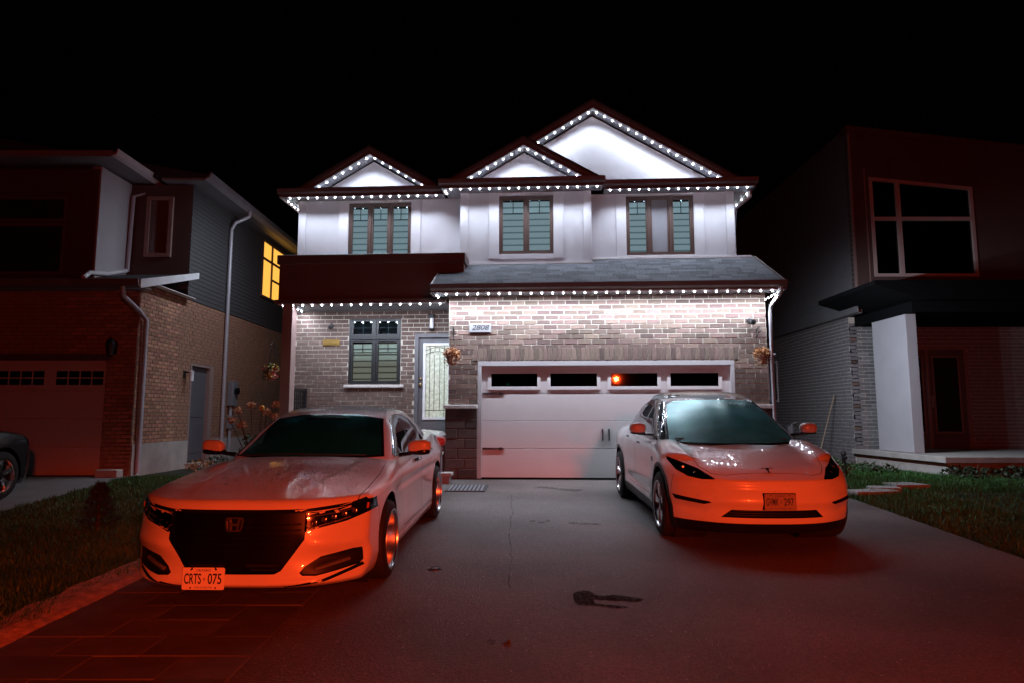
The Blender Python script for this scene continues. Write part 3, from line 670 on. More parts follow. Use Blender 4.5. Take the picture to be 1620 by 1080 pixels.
# ------------------------------------------------------------------ things fixed to the house
sg = thing('house_number_sign', 'white house number plaque reading 2808 on the garage brick', 'sign', tuple(hw((-2.39, -.02, 2.76))), HR, worldcoords=False)
MB().box(-.21, .21, -.025, 0.004, 0, .165, .008).build('plaque', 'sign_face', sg)
MB().box(-.215, .215, -.012, .006, -.012, .177, .006).build('backing', 'grey_box', sg)
letter('digits', '2808', .135, 'black_iron', sg, (0, -.027, .092), xs=1.2, bold=.0015, shear=.25)
MB().box(-.15, .15, -.0265, -.024, .028, .034).build('underline', 'grey_box', sg)
def cone_lamp(label, p, name='security_camera'):
    t = thing(name, label, 'camera', tuple(hw(p)), HR, worldcoords=False)
    MB().lathe([(.001, .0), (.045, .0), (.045, -.03), (.02, -.035), (.001, -.035)], 16, 'y').build('mount', 'black_iron', t, True)
    mb = MB(); mb.tube([(0, -.03, 0), (0, -.08, -.02)], .018, 8); mb.build('arm', 'black_iron', t, True)
    mb = MB(); mb.tube([(-.01, -.06, -.03), (.03, -.16, -.055), (.032, -.165, -.057)], [.034, .052, .02], 14); mb.build('head', 'black_iron', t, True)
    return t
cone_lamp('small black security camera on the garage brick beside the downspout', (2.72, -.012, 2.95))
cone_lamp('small black security camera on the porch brick above the brass plaque', (-5.83, 1.488, 3.13))
t = thing('wall_plaque', 'small brass plaque on the porch brick left of the window', 'plaque', tuple(hw((-5.83, 1.485, 2.70))), HR, worldcoords=False)
MB().box(-.19, .19, -.02, 0.003, 0, .13, .01).build('plate', 'brass', t); MB().box(-.15, .15, -.026, -.0205, .03, .10, .006).build('raised_panel', 'brass', t)
t = thing('porch_lantern', 'black wall lantern with white glass beside the front door', 'lantern', tuple(hw((-3.60, 1.488, 3.02))), HR, worldcoords=False)
MB().box(-.045, .045, -.02, 0.003, .05, .30, .006).build('backplate', 'black_iron', t)
MB().box(-.07, .07, -.16, -.02, .30, .33, .006).build('cap', 'black_iron', t); MB().box(-.06, .06, -.15, -.03, .0, .025, .006).build('base', 'black_iron', t)
MB().lathe([(.001, .026), (.045, .026), (.045, .24), (.001, .24)], 14, org=(0, -.09, 0)).build('glass', 'lamp_glass', t, True)
MB().box(-.05, .05, -.14, -.04, .24, .30, .004).build('collar', 'black_iron', t)
# porch railing
t = thing('porch_railing', 'short black railing between porch column and brick wall', 'railing', tuple(hw((-6.36, .7, .832))), HR, worldcoords=False)
MB().box(-.02, .02, 0, .78, .88, .92).build('top_rail', 'black_iron', t); MB().box(-.02, .02, 0, .78, .08, .11).build('bottom_rail', 'black_iron', t)
for i in range(7): MB().box(-.01, .01, .04 + i * .115, .06 + i * .115, .11, .88).build('baluster', 'black_iron', t)
for y in (-.02, .74): MB().box(-.025, .025, y, y + .05, 0, .94).build('post', 'black_iron', t)
# ------------------------------------------------------------------ ground, drive, lawns
def gsheet(name, poly, dz, m, label, res=None):
    mb = MB(); mb.add([(x, y, ground_z(y) + dz) for x, y in poly], [tuple(range(len(poly)))]); return struct(name, mb, m, label)
mb = MB(); X0, X1 = -300, 300
mb.add([(X0, -60, ground_z(-60) - .02), (X1, -60, ground_z(-60) - .02), (X1, 12.6, -.02), (X0, 12.6, -.02), (X1, 500, -.02), (X0, 500, -.02)], [(0, 1, 2, 3), (3, 2, 4, 5)])
struct('ground', mb, 'lawn_soil', 'dark ground around the houses')
DL = [(-2.85, -6), (-2.85, 12.58)]
gsheet('driveway', [(-1.532, -8), (4.45, -8), (4.70, 3.0), (4.84, 6.28), (5.02, 8.6), (5.12, 10.0), (5.10, 12.2), (5.0, 12.40), (-1.15, 12.56), (-1.15, 12.4), (-1.532, 11.2)], 0.0, 'asphalt', 'asphalt driveway with a pale sheen in front of the garage')
pb = gsheet('paver_strip', [(-3.13, 1.5), (-1.536, 1.5), (-1.536, 11.2), (-3.13, 11.2)], -.006, 'joint_sand', 'strip of dark pavers beside the asphalt drive')
pm = {}
for w_ in (0.40, 0.53, 0.665):
    pm[w_] = MB().box(-w_ / 2 + .005, w_ / 2 - .004, -.156, .156, -.04, .006, .003).mesh('paver')
y = 1.7; r = 0
while y < 11.1:
    us = [(-3.13, .53), (-2.60, .665), (-1.935, .40)] if r % 3 == 0 else [(-3.13, .665), (-2.465, .53), (-1.935, .40)] if r % 3 == 1 else [(-3.13, .40), (-2.73, .53), (-2.20, .665)]
    for u, w_ in us:
        o = link('paver', pm[w_], 'paver', pb); o.location = (u + w_ / 2, y, ground_z(y) + random.uniform(-.003, .004)); o.rotation_euler = (GS + random.uniform(-.008, .008), random.uniform(-.006, .006), 0)
    y += .32; r += 1
gsheet('paver_landing', [(-3.13, 11.2), (-1.536, 11.2), (-1.16, 12.4), (-1.16, 12.7), (-3.13, 12.7)], .002, 'stone_slab', 'pale slab at the foot of the porch steps')
# raised soil edge between pavers and lawn
mb = MB(); ny = 90; nx = 7
for j in range(ny + 1):
    y = 1.2 + 10 * j / ny
    for i in range(nx + 1):
        t = i / nx; x = -3.132 - .36 * t; b = .045 * math.sin(min(1, t * 2.2) * math.pi / 2) * (1 - .4 * t) + random.uniform(-.009, .009) * (t > 0)
        mb.v.append((x + random.uniform(-.015, .015) * (i > 0), y, ground_z(y) - .004 + b))
for j in range(ny):
    for i in range(nx):
        a = j * (nx + 1) + i; mb.f.append((a, a + nx + 1, a + nx + 2, a + 1))
struct('soil_edge', mb, 'soil', 'bare sandy soil edge between pavers and lawn')
# neighbour's drive
gsheet('neighbour_driveway', [(-30, -2), (-5.9, -2), (-6.85, 8.9), (-7.33, 12.4), (-7.5, 12.6), (-7.5, 13.25), (-30, 13.25), (-30, 12.6)], -.008, 'drive_concrete', 'neighbouring concrete driveway with the dark car')

def grass(name, regions, n, label, hmin=.035, hmax=.085, m='grass', clump=None):
    P = []
    while len(P) < n:
        x0, x1, y0, y1, test = regions[random.randrange(len(regions))]
        k = 4000; xs = RNG.uniform(x0, x1, k); ys = RNG.uniform(y0, y1, k); ys = y0 + (ys - y0) ** 1.0
        ok = test(xs, ys); P += list(zip(xs[ok], ys[ok]))
    P = np.array(P[:n]); N = len(P)
    h = RNG.uniform(hmin, hmax, N); nzp = 0.75 + 0.25 * np.sin(P[:, 0] * 2.1 + np.sin(P[:, 1] * 1.7) * 2) * np.sin(P[:, 1] * 2.7 + 1); h *= nzp * (1 + .5 * RNG.random(N) ** 4)
    a = RNG.uniform(0, 2 * np.pi, N); w = RNG.uniform(.0025, .0055, N); lean = RNG.uniform(0, .8, N) * h; b = RNG.uniform(0, 2 * np.pi, N)
    z = np.where(P[:, 1] < 12.6, -GS * (12.6 - P[:, 1]), 0) - .02
    ca, sa = np.cos(a) * w, np.sin(a) * w; lx, ly = np.cos(b) * lean, np.sin(b) * lean
    v = np.zeros((N, 5, 3))
    v[:, 0] = np.stack([P[:, 0] - ca, P[:, 1] - sa, z], 1); v[:, 1] = np.stack([P[:, 0] + ca, P[:, 1] + sa, z], 1)
    v[:, 2] = np.stack([P[:, 0] + ca * .8 + lx * .4, P[:, 1] + sa * .8 + ly * .4, z + h * .6], 1); v[:, 3] = np.stack([P[:, 0] - ca * .8 + lx * .4, P[:, 1] - sa * .8 + ly * .4, z + h * .6], 1)
    v[:, 4] = np.stack([P[:, 0] + lx, P[:, 1] + ly, z + h], 1)
    idx = np.arange(N)[:, None] * 5
    loops = np.concatenate([idx + [0, 1, 2, 3], idx + [3, 2, 4]], 1)
    me = bpy.data.meshes.new(name); me.vertices.add(N * 5); me.vertices.foreach_set('co', v.ravel())
    me.loops.add(N * 7); me.loops.foreach_set('vertex_index', loops.ravel().astype(np.int32))
    me.polygons.add(N * 2); st = (np.arange(N)[:, None] * 7 + [0, 4]).ravel(); me.polygons.foreach_set('loop_start', st.astype(np.int32))
    me.update(calc_edges=True); me.validate()
    o = link(name, me, m); tag(o, label, 'grass', None, 'stuff'); return o
lt = lambda x, y: (x < -3.30 - .08 * np.sin(y * 5)) & (x > np.where(y < 8.9, -5.9 - .087 * (y + 2), np.where(y < 12.4, -6.85 - .137 * (y - 8.9), -7.4)) + .05 * np.sin(y * 9))
grass('grass', [(-7.6, -3.1, 2.5, 13.2, lt), (-6.6, -3.1, 2.5, 9, lt), (-7.4, -3.1, 8, 13.2, lt)], 75000, 'short patchy lawn beside the neighbouring driveway')
rt = lambda x, y: (x > np.interp(y, [-8, 3, 6.28, 8.6, 10.0, 12.2], [4.45, 4.7, 4.84, 5.02, 5.12, 5.10]) + .03 * np.sin(y * 7)) & ~((x > 8.55) & (y > 13.3)) 
grass('grass', [(4.3, 9.5, 4.0, 13.4, rt), (4.3, 6.6, 4.0, 12.5, rt), (4.9, 8.6, 11, 17.0, rt)], 75000, 'green lawn between the asphalt drive and the concrete porch', .04, .10)

# ------------------------------------------------------------------ left neighbour
NL = (-7.55, 13.3, 0.0)
nl = thing('neighbour_house', 'dark red lit brick house with lit yellow side window and grey siding', 'house', NL)
LX = -7.55
brick_wall(nl, 'right', LX, 13.3, 27.0, 0.62, 3.85, [(15.55, 16.75, 0.0, 2.42), ], 'brick_red', 'mortar_dark', lambda u, z: u < 14.9, course=.079, bl=.235, rest=None)
mb = MB(); F = Frame('right', LX)
for c in cells(13.3, 27.0, -.2, .62, [(15.55, 16.75, .10, .62)]): F.box(mb, c[0], c[1], -.2, .03, c[2], c[3])
mb.build('foundation', 'concrete', nl)
brick_wall(nl, 'front', 13.3, -14.0, LX - .002, 0.02, 3.80, [(-13.3, -8.15, 0.0, 2.30)], 'brick_red', 'mortar_dark', lambda u, z: u > -9.0 and z > 0.6, course=.079, bl=.235)
# garage door of the neighbour
gdn = MB().box(-13.3, -8.15, 13.46, 13.5, 0, 2.3).build('garage_door', 'white_trim', nl)
for z in (0, .56, 1.12): MB().box(-13.3, -8.15, 13.43, 13.459, z + .005, z + .553, .004).build('panel', 'garage_paint', gdn)
HN = [(-8.15 - 1.20 * k - 1.08, -8.15 - 1.20 * k - .12, 1.80, 2.08) for k in range(4)]
mb = MB()
for c in cells(-13.3, -8.15, 1.685, 2.29, HN): mb.box(c[0], c[1], 13.43, 13.459, c[2], c[3])
mb.build('panel', 'garage_paint', gdn)
for h in HN:
    MB().box(h[0], h[1], 13.444, 13.448, h[2], h[3]).build('pane', 'pane_dark', gdn); mm_ = MB()
    for k in range(1, 4): mm_.box(h[0] + k * .24 - .012, h[0] + k * .24 + .012, 13.434, 13.443, h[2], h[3])
    mm_.box(h[0], h[1], 13.435, 13.442, 1.928, 1.952); mm_.build('muntin', 'garage_paint', gdn)
MB().box(-13.4, -8.05, 13.27, 13.298, 2.30, 2.42, .006).build('lintel_trim', 'panel_dark', nl)
# garage roof with rake and gutter
mb = MB(); sl = .27
mb.prism([(12.85, 3.80), (15.25, 3.80 + sl * 2.4), (15.25, 3.72 + sl * 2.4), (12.85, 3.72)], 'x', -14, -7.33); mb.build('garage_roof', 'shingle_mass', nl)
mb = MB(); mb.prism([(12.85, 3.66), (12.85, 3.84), (15.22, 3.84 + sl * 2.37), (15.22, 3.70 + sl * 2.37)], 'x', -7.328, -7.30); mb.build('rake_board', 'white_trim', nl)
MB().prism([(12.84, 3.66), (12.74, 3.70), (12.71, 3.82), (12.74, 3.82), (12.77, 3.72), (12.84, 3.69)], 'x', -14, -7.29).build('gutter', 'brown_metal', nl)
MB().box(-14, -7.33, 12.86, 13.295, 3.70, 3.715).build('soffit', 'soffit', nl)
MB().box(-7.53, -7.335, 13.30, 15.2, 3.855, 3.87).build('rake_soffit', 'white_trim', nl)
# upper bay (dark front, pale side)
MB().box(-14, -9.04, 14.05, 14.2, 4.0, 6.55).build('bay_front', 'panel_dark', nl)
MB().box(-9.2, -9.0, 14.052, 15.2, 4.0, 6.60).build('bay_side', 'pale_stucco', nl)
b0 = MB(); b0.prism([(13.62, 6.66), (15.7, 6.66), (15.7, 6.80), (13.62, 6.80)], 'x', -14, -8.52); b0.build('bay_eave', 'soffit', nl)
MB().prism([(-8.52, 6.66), (-8.42, 6.70), (-8.39, 6.82), (-8.42, 6.82), (-8.45, 6.72), (-8.52, 6.70)], 'y', 13.6, 15.75).build('gutter', 'white_trim', nl)
mb = MB(); mb.tube([(-8.48, 15.35, 6.66), (-8.48, 15.35, 6.5), (-8.92, 15.16, 6.3), (-8.95, 15.16, 4.5)], .045, 8); mb.build('downspout', 'grey_metal', nl, 50)
mb = MB(); mb.tube([(-8.95, 15.1, 4.5), (-8.95, 14.4, 4.28), (-9.0, 13.9, 4.2), (-9.0, 13.7, 4.05)], .05, 8); mb.build('downspout', 'white_trim', nl, 50)
# window in the bay front
for x0, x1, z0, z1 in ((-12.4, -9.75, 5.42, 5.85), (-12.4, -9.75, 4.25, 5.25)):
    f = MB(); f.box(x0 - .06, x1 + .06, 14.02, 14.048, z0 - .06, z0); f.box(x0 - .06, x1 + .06, 14.02, 14.048, z1, z1 + .06); f.box(x1, x1 + .06, 14.02, 14.048, z0, z1); f = f.build('window', 'brown_metal', nl)
    MB().box(x0, x1, 14.03, 14.045, z0, z1).build('pane', 'dark_inside', f)
# main upper wall with narrow window
MB().box(-9.0, LX - .001, 15.22, 15.4, 4.1, 6.6).build('front_wall', 'panel_dark', nl)
f = MB()
WX0, WX1, WZ0, WZ1 = -8.60, -7.98, 4.85, 6.30
for x0, x1, z0, z1 in ((WX0, WX0 + .09, WZ0, WZ1), (WX1 - .09, WX1, WZ0, WZ1), (WX0 + .09, WX1 - .09, WZ1 - .09, WZ1), (WX0 + .09, WX1 - .09, WZ0, WZ0 + .09)): f.box(x0, x1, 15.15, 15.219, z0, z1)
f = f.build('window', 'column_paint', nl)
MB().box(WX0 + .09, WX1 - .09, 15.19, 15.195, WZ0 + .09, WZ1 - .09).build('pane', 'pane_clear', f)
cu = MB()
for i in range(12):
    x = WX0 + .10 + i * .036; cu.box(x, x + .024, 15.205, 15.215 + .003 * (i % 2), WZ0 + .09, WZ1 - .09)
cu.build('curtain', 'pale_stucco', f)
# side wall siding boards
nbd = 26; bh = 2.72 / nbd
bm_ = MB(); bm_.prism([(0, 0), (.014, .004), (.002, bh), (0, bh)], 'y', 15.2, 27.0); bme = None
for i in range(nbd):
    z = 3.87 + i * bh; k = MB(); k.prism([(LX - .02, z), (LX + .016, z), (LX + .003, z + bh), (LX - .02, z + bh)], 'y', 15.222, 27.0)
    k.build('siding_board', 'siding_dark', nl)
MB().box(LX - .2, LX - .021, 15.41, 27, 3.86, 6.6).build('side_wall', 'siding_dark', nl)
MB().box(-8.2, -7.14, 15.0, 27.3, 6.64, 6.70).build('eave', 'soffit', nl)
MB().prism([(-7.14, 6.62), (-7.03, 6.68), (-7.0, 6.80), (-7.03, 6.80), (-7.06, 6.70), (-7.14, 6.66)], 'y', 14.9, 27.3).build('gutter', 'grey_metal', nl)
MB().prism([(-14, 8.0), (-7.1, 6.78), (-7.1, 6.72), (-14, 6.72)], 'y', 15.0, 27.2).build('roof', 'shingle_mass', nl)
mb = MB(); mb.tube([(-7.06, 17.4, 6.66), (-7.08, 17.4, 6.5), (-7.40, 17.3, 6.3), (LX + .07, 17.25, 6.1), (LX + .07, 17.25, 0.35)], .05, 8); mb.build('downspout', 'grey_metal', nl, 50)
mb = MB(); mb.tube([(-7.62, 12.78, 3.68), (-7.62, 12.82, 3.5), (-7.50, 13.22, 3.25), (-7.47, 13.42, 3.1), (-7.47, 13.44, 0.05)], .05, 8); mb.build('downspout', 'grey_metal', nl, 50)
# lit window on the side
f = MB(); wy0, wy1, wz0, wz1 = 19.55, 22.0, 4.72, 6.50
for a, b, c, d in ((wy0, wy0 + .07, wz0, wz1), (wy1 - .07, wy1, wz0, wz1), (wy0 + .07, wy1 - .07, wz0, wz0 + .07), (wy0 + .07, wy1 - .07, wz1 - .07, wz1), (20.32, 20.40, wz0 + .07, wz1 - .07)): f.box(LX + .0165, LX + .06, a, b, c, d)
f.box(LX + .0165, LX + .058, wy0 + .07, 20.32, 5.88, 5.95); f.box(LX + .0165, LX + .058, 20.40, wy1 - .07, 5.88, 5.95); f.box(LX + .0165, LX + .058, 20.40, wy1 - .07, 5.35, 5.41)
f = f.build('window', 'window_brown', nl); f['label'] = 'side window glowing yellow from within'
MB().box(LX + .018, LX + .024, wy0 + .07, wy1 - .07, wz0 + .07, wz1 - .07).build('pane', 'lit_window', f)
# side door, lamp, meters
d = MB().box(LX - .12, LX - .08, 15.63, 16.55, .12, 2.36).build('side_door', 'door_grey', nl)
for z0, z1 in ((.3, 1.0), (1.15, 2.2)): MB().box(LX - .079, LX - .07, 15.75, 16.40, z0, z1, .003).build('door_panel', 'door_grey', d)
mb = MB(); mb.box(LX - .15, LX + .012, 16.56, 16.75, .10, 2.42); mb.box(LX - .15, LX + .012, 15.55, 15.62, .10, 2.42); mb.box(LX - .15, LX + .012, 15.62, 16.56, 2.36, 2.42); mb.build('door_frame', 'column_paint', nl)
MB().box(LX - .1, LX + .25, 15.5, 16.8, -.1, .10, .01).build('door_step', 'concrete', nl)
t = thing('wall_lamp', 'small black lamp on the orange brick beside the side door', 'lamp', (LX + .012, 15.25, 2.05))
mb = MB(); mb.box(LX + .008, LX + .03, 15.20, 15.30, 2.05, 2.22, .005); mb.build('backplate', 'black_iron', t)
mb = MB(); mb.tube([(LX + .03, 15.25, 2.18), (LX + .16, 15.25, 2.18)], .02, 8); mb.build('arm', 'black_iron', t)
MB().lathe([(.001, 1.98), (.05, 1.98), (.05, 2.16), (.06, 2.20), (.001, 2.22)], 14, org=(LX + .18, 15.25, 0)).build('glass', 'lamp_glass', t, True)
t = thing('wall_lantern', 'dark lantern over the neighbouring garage door corner', 'lantern', (-8.0, 13.29, 2.35))
MB().box(-8.06, -7.94, 13.25, 13.292, 2.40, 2.66, .006).build('backplate', 'black_iron', t)
MB().lathe([(.001, 2.35), (.06, 2.38), (.09, 2.58), (.10, 2.60), (.03, 2.70), (.001, 2.72)], 10, org=(-8.0, 13.14, 0)).build('lantern_body', 'black_iron', t)
t = thing('utility_meter', 'grey electric meter box with pipes on the orange brick wall', 'meter box', (LX + .1, 17.75, 0))
MB().box(LX + .012, LX + .16, 17.6, 17.95, 1.45, 2.1, .012).build('meter_box', 'grey_box', t)
MB().lathe([(.001, .22), (.09, .22), (.09, .14), (.001, .14)], 16, 'x', org=(LX + .02, 17.78, 1.85)).build('meter_dial', 'pane_dark', t)
mb = MB(); mb.tube([(LX + .08, 17.7, 1.46), (LX + .08, 17.7, 0.1)], .04, 8); mb.build('conduit', 'grey_metal', t, True)
MB().box(LX + .012, LX + .14, 17.62, 17.84, .85, 1.2, .01).build('junction_box', 'grey_box', t)
t = MB().box(-8.05, -7.62, 13.0, 13.22, ground_z(13.1) - .01, .14, .012).build('concrete_block', 'concrete'); tag(t, 'pale concrete block at the corner of the red brick wall', 'block')

# ------------------------------------------------------------------ right neighbour
NR = (8.7, 17.0, 0.0)
nr = thing('modern_house', 'dark modern house with big slanted window and pale porch pier', 'house', NR)
RX = 8.7
brick_wall(nr, 'left', RX, 17.0, 30.0, -.1, 3.70, [(21.7, 22.55, 1.65, 3.0)], 'brick_grey', 'mortar', lambda u, z: False, course=.092, bl=.30)
brick_wall(nr, 'front', 17.0, RX + .001, 13.5, .36, 3.55, [(10.15, 11.70, .36, 2.98)], 'brick_grey', 'mortar', lambda u, z: u < 10.1, course=.092, bl=.30)
f = MB(); f.box(RX - .03, RX + .05, 21.7, 21.78, 1.65, 3.0); f.box(RX - .03, RX + .05, 22.47, 22.55, 1.65, 3.0); f.box(RX - .03, RX + .05, 21.78, 22.47, 2.92, 3.0); f.box(RX - .03, RX + .05, 21.78, 22.47, 1.65, 1.73)
f = f.build('window', 'white_trim', nr); MB().box(RX + .02, RX + .03, 21.78, 22.47, 1.73, 2.92).build('pane', 'pane_dark', f); MB().box(RX + .1, RX + .12, 21.7, 22.5, 1.65, 3).build('room_shade', 'dark_inside', f)
# upper storey: siding side, panelled front
UX, UY = 8.50, 16.10
nbd = 38; bh = 4.75 / nbd
for i in range(nbd):
    z = 3.705 + i * bh
    y0 = UY + .05
    k = MB(); k.prism([(UX + .03, z), (UX - .014, z), (UX - .002, z + bh), (UX + .03, z + bh)], 'y', y0, 30.0); k.build('siding_board', 'siding', nr)
MB().box(UX + .031, UX + .2, UY + .2, 30, 3.7, 8.3).build('side_wall', 'siding', nr)
SLP = -.118
def rtop(x): return 8.45 + SLP * (x - UX)
WP = [(8.95, 4.58), (11.52, 4.58), (11.52, 6.86), (8.95, 7.12)]
mb = MB()
mb.prism([(UX - .012, 4.15), (WP[0][0], 4.15), (WP[0][0], rtop(WP[0][0])), (UX - .012, rtop(UX))], 'y', UY, UY + .19)
mb.prism([(WP[0][0], 4.15), (WP[1][0], 4.15), (WP[1][0], 4.58), (WP[0][0], 4.58)], 'y', UY, UY + .19)
mb.prism([WP[3], WP[2], (WP[2][0], rtop(WP[2][0])), (WP[3][0], rtop(WP[3][0]))], 'y', UY, UY + .19)
mb.prism([(WP[1][0], 4.15), (15.5, 4.15), (15.5, rtop(15.5)), (WP[1][0], rtop(WP[1][0]))], 'y', UY, UY + .19)
mb.build('front_wall', 'panel_dark', nr)
MB().prism([(UX - .05, rtop(UX) - .14), (15.5, rtop(15.5) - .14), (15.5, rtop(15.5) + .03), (UX - .05, rtop(UX) + .03)], 'y', UY - .035, UY + .3).build('roof_edge', 'panel_dark', nr)
MB().box(UX - .016, UX + .03, UY - .012, UY + .06, 4.15, 8.28).build('corner_trim', 'column_paint', nr)
for x in (8.83,): MB().box(x, x + .03, UY - .012, UY - .001, 4.25, 7.35).build('panel_trim', 'column_paint', nr)
f = MB(); t_ = .075
f.prism([(8.95, 4.58), (8.95 + t_, 4.58), (8.95 + t_, 7.11), (8.95, 7.12)], 'y', UY - .03, UY + .08); f.prism([(11.52 - t_, 4.58), (11.52, 4.58), (11.52, 6.86), (11.52 - t_, 6.868)], 'y', UY - .03, UY + .08)
f.prism([(9.026, 4.58), (11.444, 4.58), (11.444, 4.655), (9.026, 4.655)], 'y', UY - .03, UY + .08); f.prism([(9.026, 7.03), (11.444, 6.785), (11.444, 6.867), (9.026, 7.112)], 'y', UY - .03, UY + .08)
f.box(9.60, 9.70, UY - .032, UY + .08, 4.656, 7.0); f.box(9.026, 9.599, UY - .033, UY + .08, 6.0, 6.09); f.box(9.701, 11.444, UY - .033, UY + .08, 6.0, 6.09)
f = f.build('window', 'frame_pale', nr)
MB().prism([(9.0, 4.6), (11.5, 4.6), (11.5, 6.84), (9.0, 7.09)], 'y', UY + .03, UY + .036).build('pane', 'pane_dark', f)
MB().prism([(8.9, 4.5), (11.6, 4.5), (11.6, 6.94), (8.9, 7.2)], 'y', UY + .2, UY + .22).build('room_shade', 'dark_inside', f)
# canopy and porch
MB().prism([(7.95, 4.02), (7.95, 4.12), (15.5, 4.14), (15.5, 3.70), (9.0, 3.70)], 'y', 14.3, 17.0).build('canopy', 'black_matte', nr)
MB().box(8.85, 15.5, 14.5, 16.98, 3.45, 3.69).build('canopy_beam', 'black_matte', nr)
MB().box(8.86, 9.10, 14.8, 16.2, .37, 3.448, .008).build('porch_pier', 'pale_stucco', nr)
MB().box(8.60, 15.5, 13.35, 16.99, .24, .365, .01).build('porch_floor', 'concrete', nr)
MB().box(8.70, 15.5, 13.45, 16.98, -.15, .24).build('porch_base', 'concrete', nr)
d = MB(); d.box(10.15, 10.24, 16.98, 17.1, .37, 2.98); d.box(11.60, 11.70, 16.98, 17.1, .37, 2.98); d.box(10.24, 11.60, 16.98, 17.1, 2.88, 2.98); d.box(10.62, 10.68, 16.98, 17.1, .37, 2.88); d.build('door_frame', 'column_paint', nr)
d = MB().box(10.24, 11.60, 17.05, 17.09, .37, 2.88).build('front_door', 'brown_metal', nr)
for x0, x1, z0, z1 in ((10.30, 10.57, .75, 2.72), (10.80, 11.50, .75, 2.72)):
    m2 = MB(); m2.box(x0, x0 + .04, 17.03, 17.0495, z0, z1); m2.box(x1 - .04, x1, 17.03, 17.0495, z0, z1); m2.box(x0 + .04, x1 - .04, 17.03, 17.0495, z1 - .04, z1); m2.box(x0 + .04, x1 - .04, 17.03, 17.0495, z0, z0 + .04); m2.build('door_moulding', 'column_paint', d)
    MB().box(x0 + .04, x1 - .04, 17.04, 17.048, z0 + .04, z1 - .04).build('pane', 'dark_inside', d)
MB().box(10.72, 10.76, 16.99, 17.049, 1.4, 1.7, .006).build('handle', 'grey_metal', d)
# ------------------------------------------------------------------ cars
def pch(xs, ys):
    xs = np.array(xs, float); ys = np.array(ys, float); h = np.diff(xs); d = np.diff(ys) / h; m = np.zeros_like(ys)
    for i in range(1, len(xs) - 1):
        if d[i - 1] * d[i] > 0:
            w1 = 2 * h[i] + h[i - 1]; w2 = h[i] + 2 * h[i - 1]; m[i] = (w1 + w2) / (w1 / d[i - 1] + w2 / d[i])
    m[0] = d[0]; m[-1] = d[-1]
    def f(x):
        x = np.clip(x, xs[0], xs[-1]); k = np.clip(np.searchsorted(xs, x) - 1, 0, len(h) - 1); t = (x - xs[k]) / h[k]
        return ((1 + 2 * t) * (1 - t) ** 2) * ys[k] + t * (1 - t) ** 2 * h[k] * m[k] + t * t * (3 - 2 * t) * ys[k + 1] + t * t * (t - 1) * h[k] * m[k + 1]
    return f
def cub(xs, ys):
    """natural cubic spline: curvature runs on smoothly, so reflections do too"""
    xs = np.array(xs, float); ys = np.array(ys, float); n = len(xs); h = np.diff(xs); A = np.eye(n); r = np.zeros(n)
    for i in range(1, n - 1): A[i, i - 1:i + 2] = h[i - 1], 2 * (h[i - 1] + h[i]), h[i]; r[i] = 6 * ((ys[i + 1] - ys[i]) / h[i] - (ys[i] - ys[i - 1]) / h[i - 1])
    m = np.linalg.solve(A, r)
    def f(x):
        x = np.clip(x, xs[0], xs[-1]); k = np.clip(np.searchsorted(xs, x) - 1, 0, n - 2); a = xs[k + 1] - x; b = x - xs[k]; q = h[k]
        return m[k] * a ** 3 / (6 * q) + m[k + 1] * b ** 3 / (6 * q) + (ys[k] / q - m[k] * q / 6) * a + (ys[k + 1] / q - m[k + 1] * q / 6) * b
    return f
def smax(a, b, r):
    h = np.maximum(r - np.abs(a - b), 0) / r
    return np.maximum(a, b) + h * h * r * .25
def sstep(a, b, x):
    t = np.clip((x - a) / (b - a), 0, 1); return t * t * (3 - 2 * t)
def gauss(x, c, s): return np.exp(-((x - c) / s) ** 2)
def shell(f, ya, yb, zc, ax, az, M, nf, nm, nr, th0=0.0, th1=2 * math.pi, closed=True, zc_fn=None):
    """polygonise f(x,y,z)=0 as rings round a spine: front cap, middle, rear cap"""
    th = np.linspace(th0, th1, M, endpoint=not closed); C = []; D = []
    px, pz = ax * np.cos(th), az * np.sin(th)
    for a in np.linspace(math.pi / 2 * .997, 0, nf, endpoint=False):
        C.append(np.tile([0, ya, zc], (M, 1))); D.append(np.stack([px * math.cos(a), np.full(M, -math.sin(a) * ya), pz * math.cos(a)], 1))
    for y in np.linspace(ya, yb, nm):
        C.append(np.tile([0, y, zc], (M, 1))); D.append(np.stack([px, np.zeros(M), pz], 1))
    for a in np.linspace(0, math.pi / 2 * .997, nr + 1)[1:]:
        C.append(np.tile([0, yb, zc], (M, 1))); D.append(np.stack([px * math.cos(a), np.full(M, math.sin(a) * 1.0), pz * math.cos(a)], 1))
    C = np.concatenate(C); D = np.concatenate(D); D /= np.linalg.norm(D, axis=1)[:, None]
    lo = np.zeros(len(C)); hi = np.full(len(C), 3.2)
    for _ in range(34):
        t = (lo + hi) / 2; p = C + D * t[:, None]; o = f(p[:, 0], p[:, 1], p[:, 2]) > 0
        hi = np.where(o, t, hi); lo = np.where(o, lo, t)
    P = C + D * ((lo + hi) / 2)[:, None]; R = len(P) // M
    i = np.arange(R - 1)[:, None]; k = np.arange(M if closed else M - 1)[None, :]; k2 = (k + 1) % M
    F = np.stack([i * M + k, (i + 1) * M + k, (i + 1) * M + k2, i * M + k2], -1).reshape(-1, 4)
    return P, F
def bm_from(P, F):
    me = bpy.data.meshes.new('tmp'); me.from_pydata(P.tolist(), [], F.tolist()); bm = bmesh.new(); bm.from_mesh(me); bpy.data.meshes.remove(me)
    return bm
AX = {'front': (0, 2), 'side': (1, 2), 'top': (0, 1)}
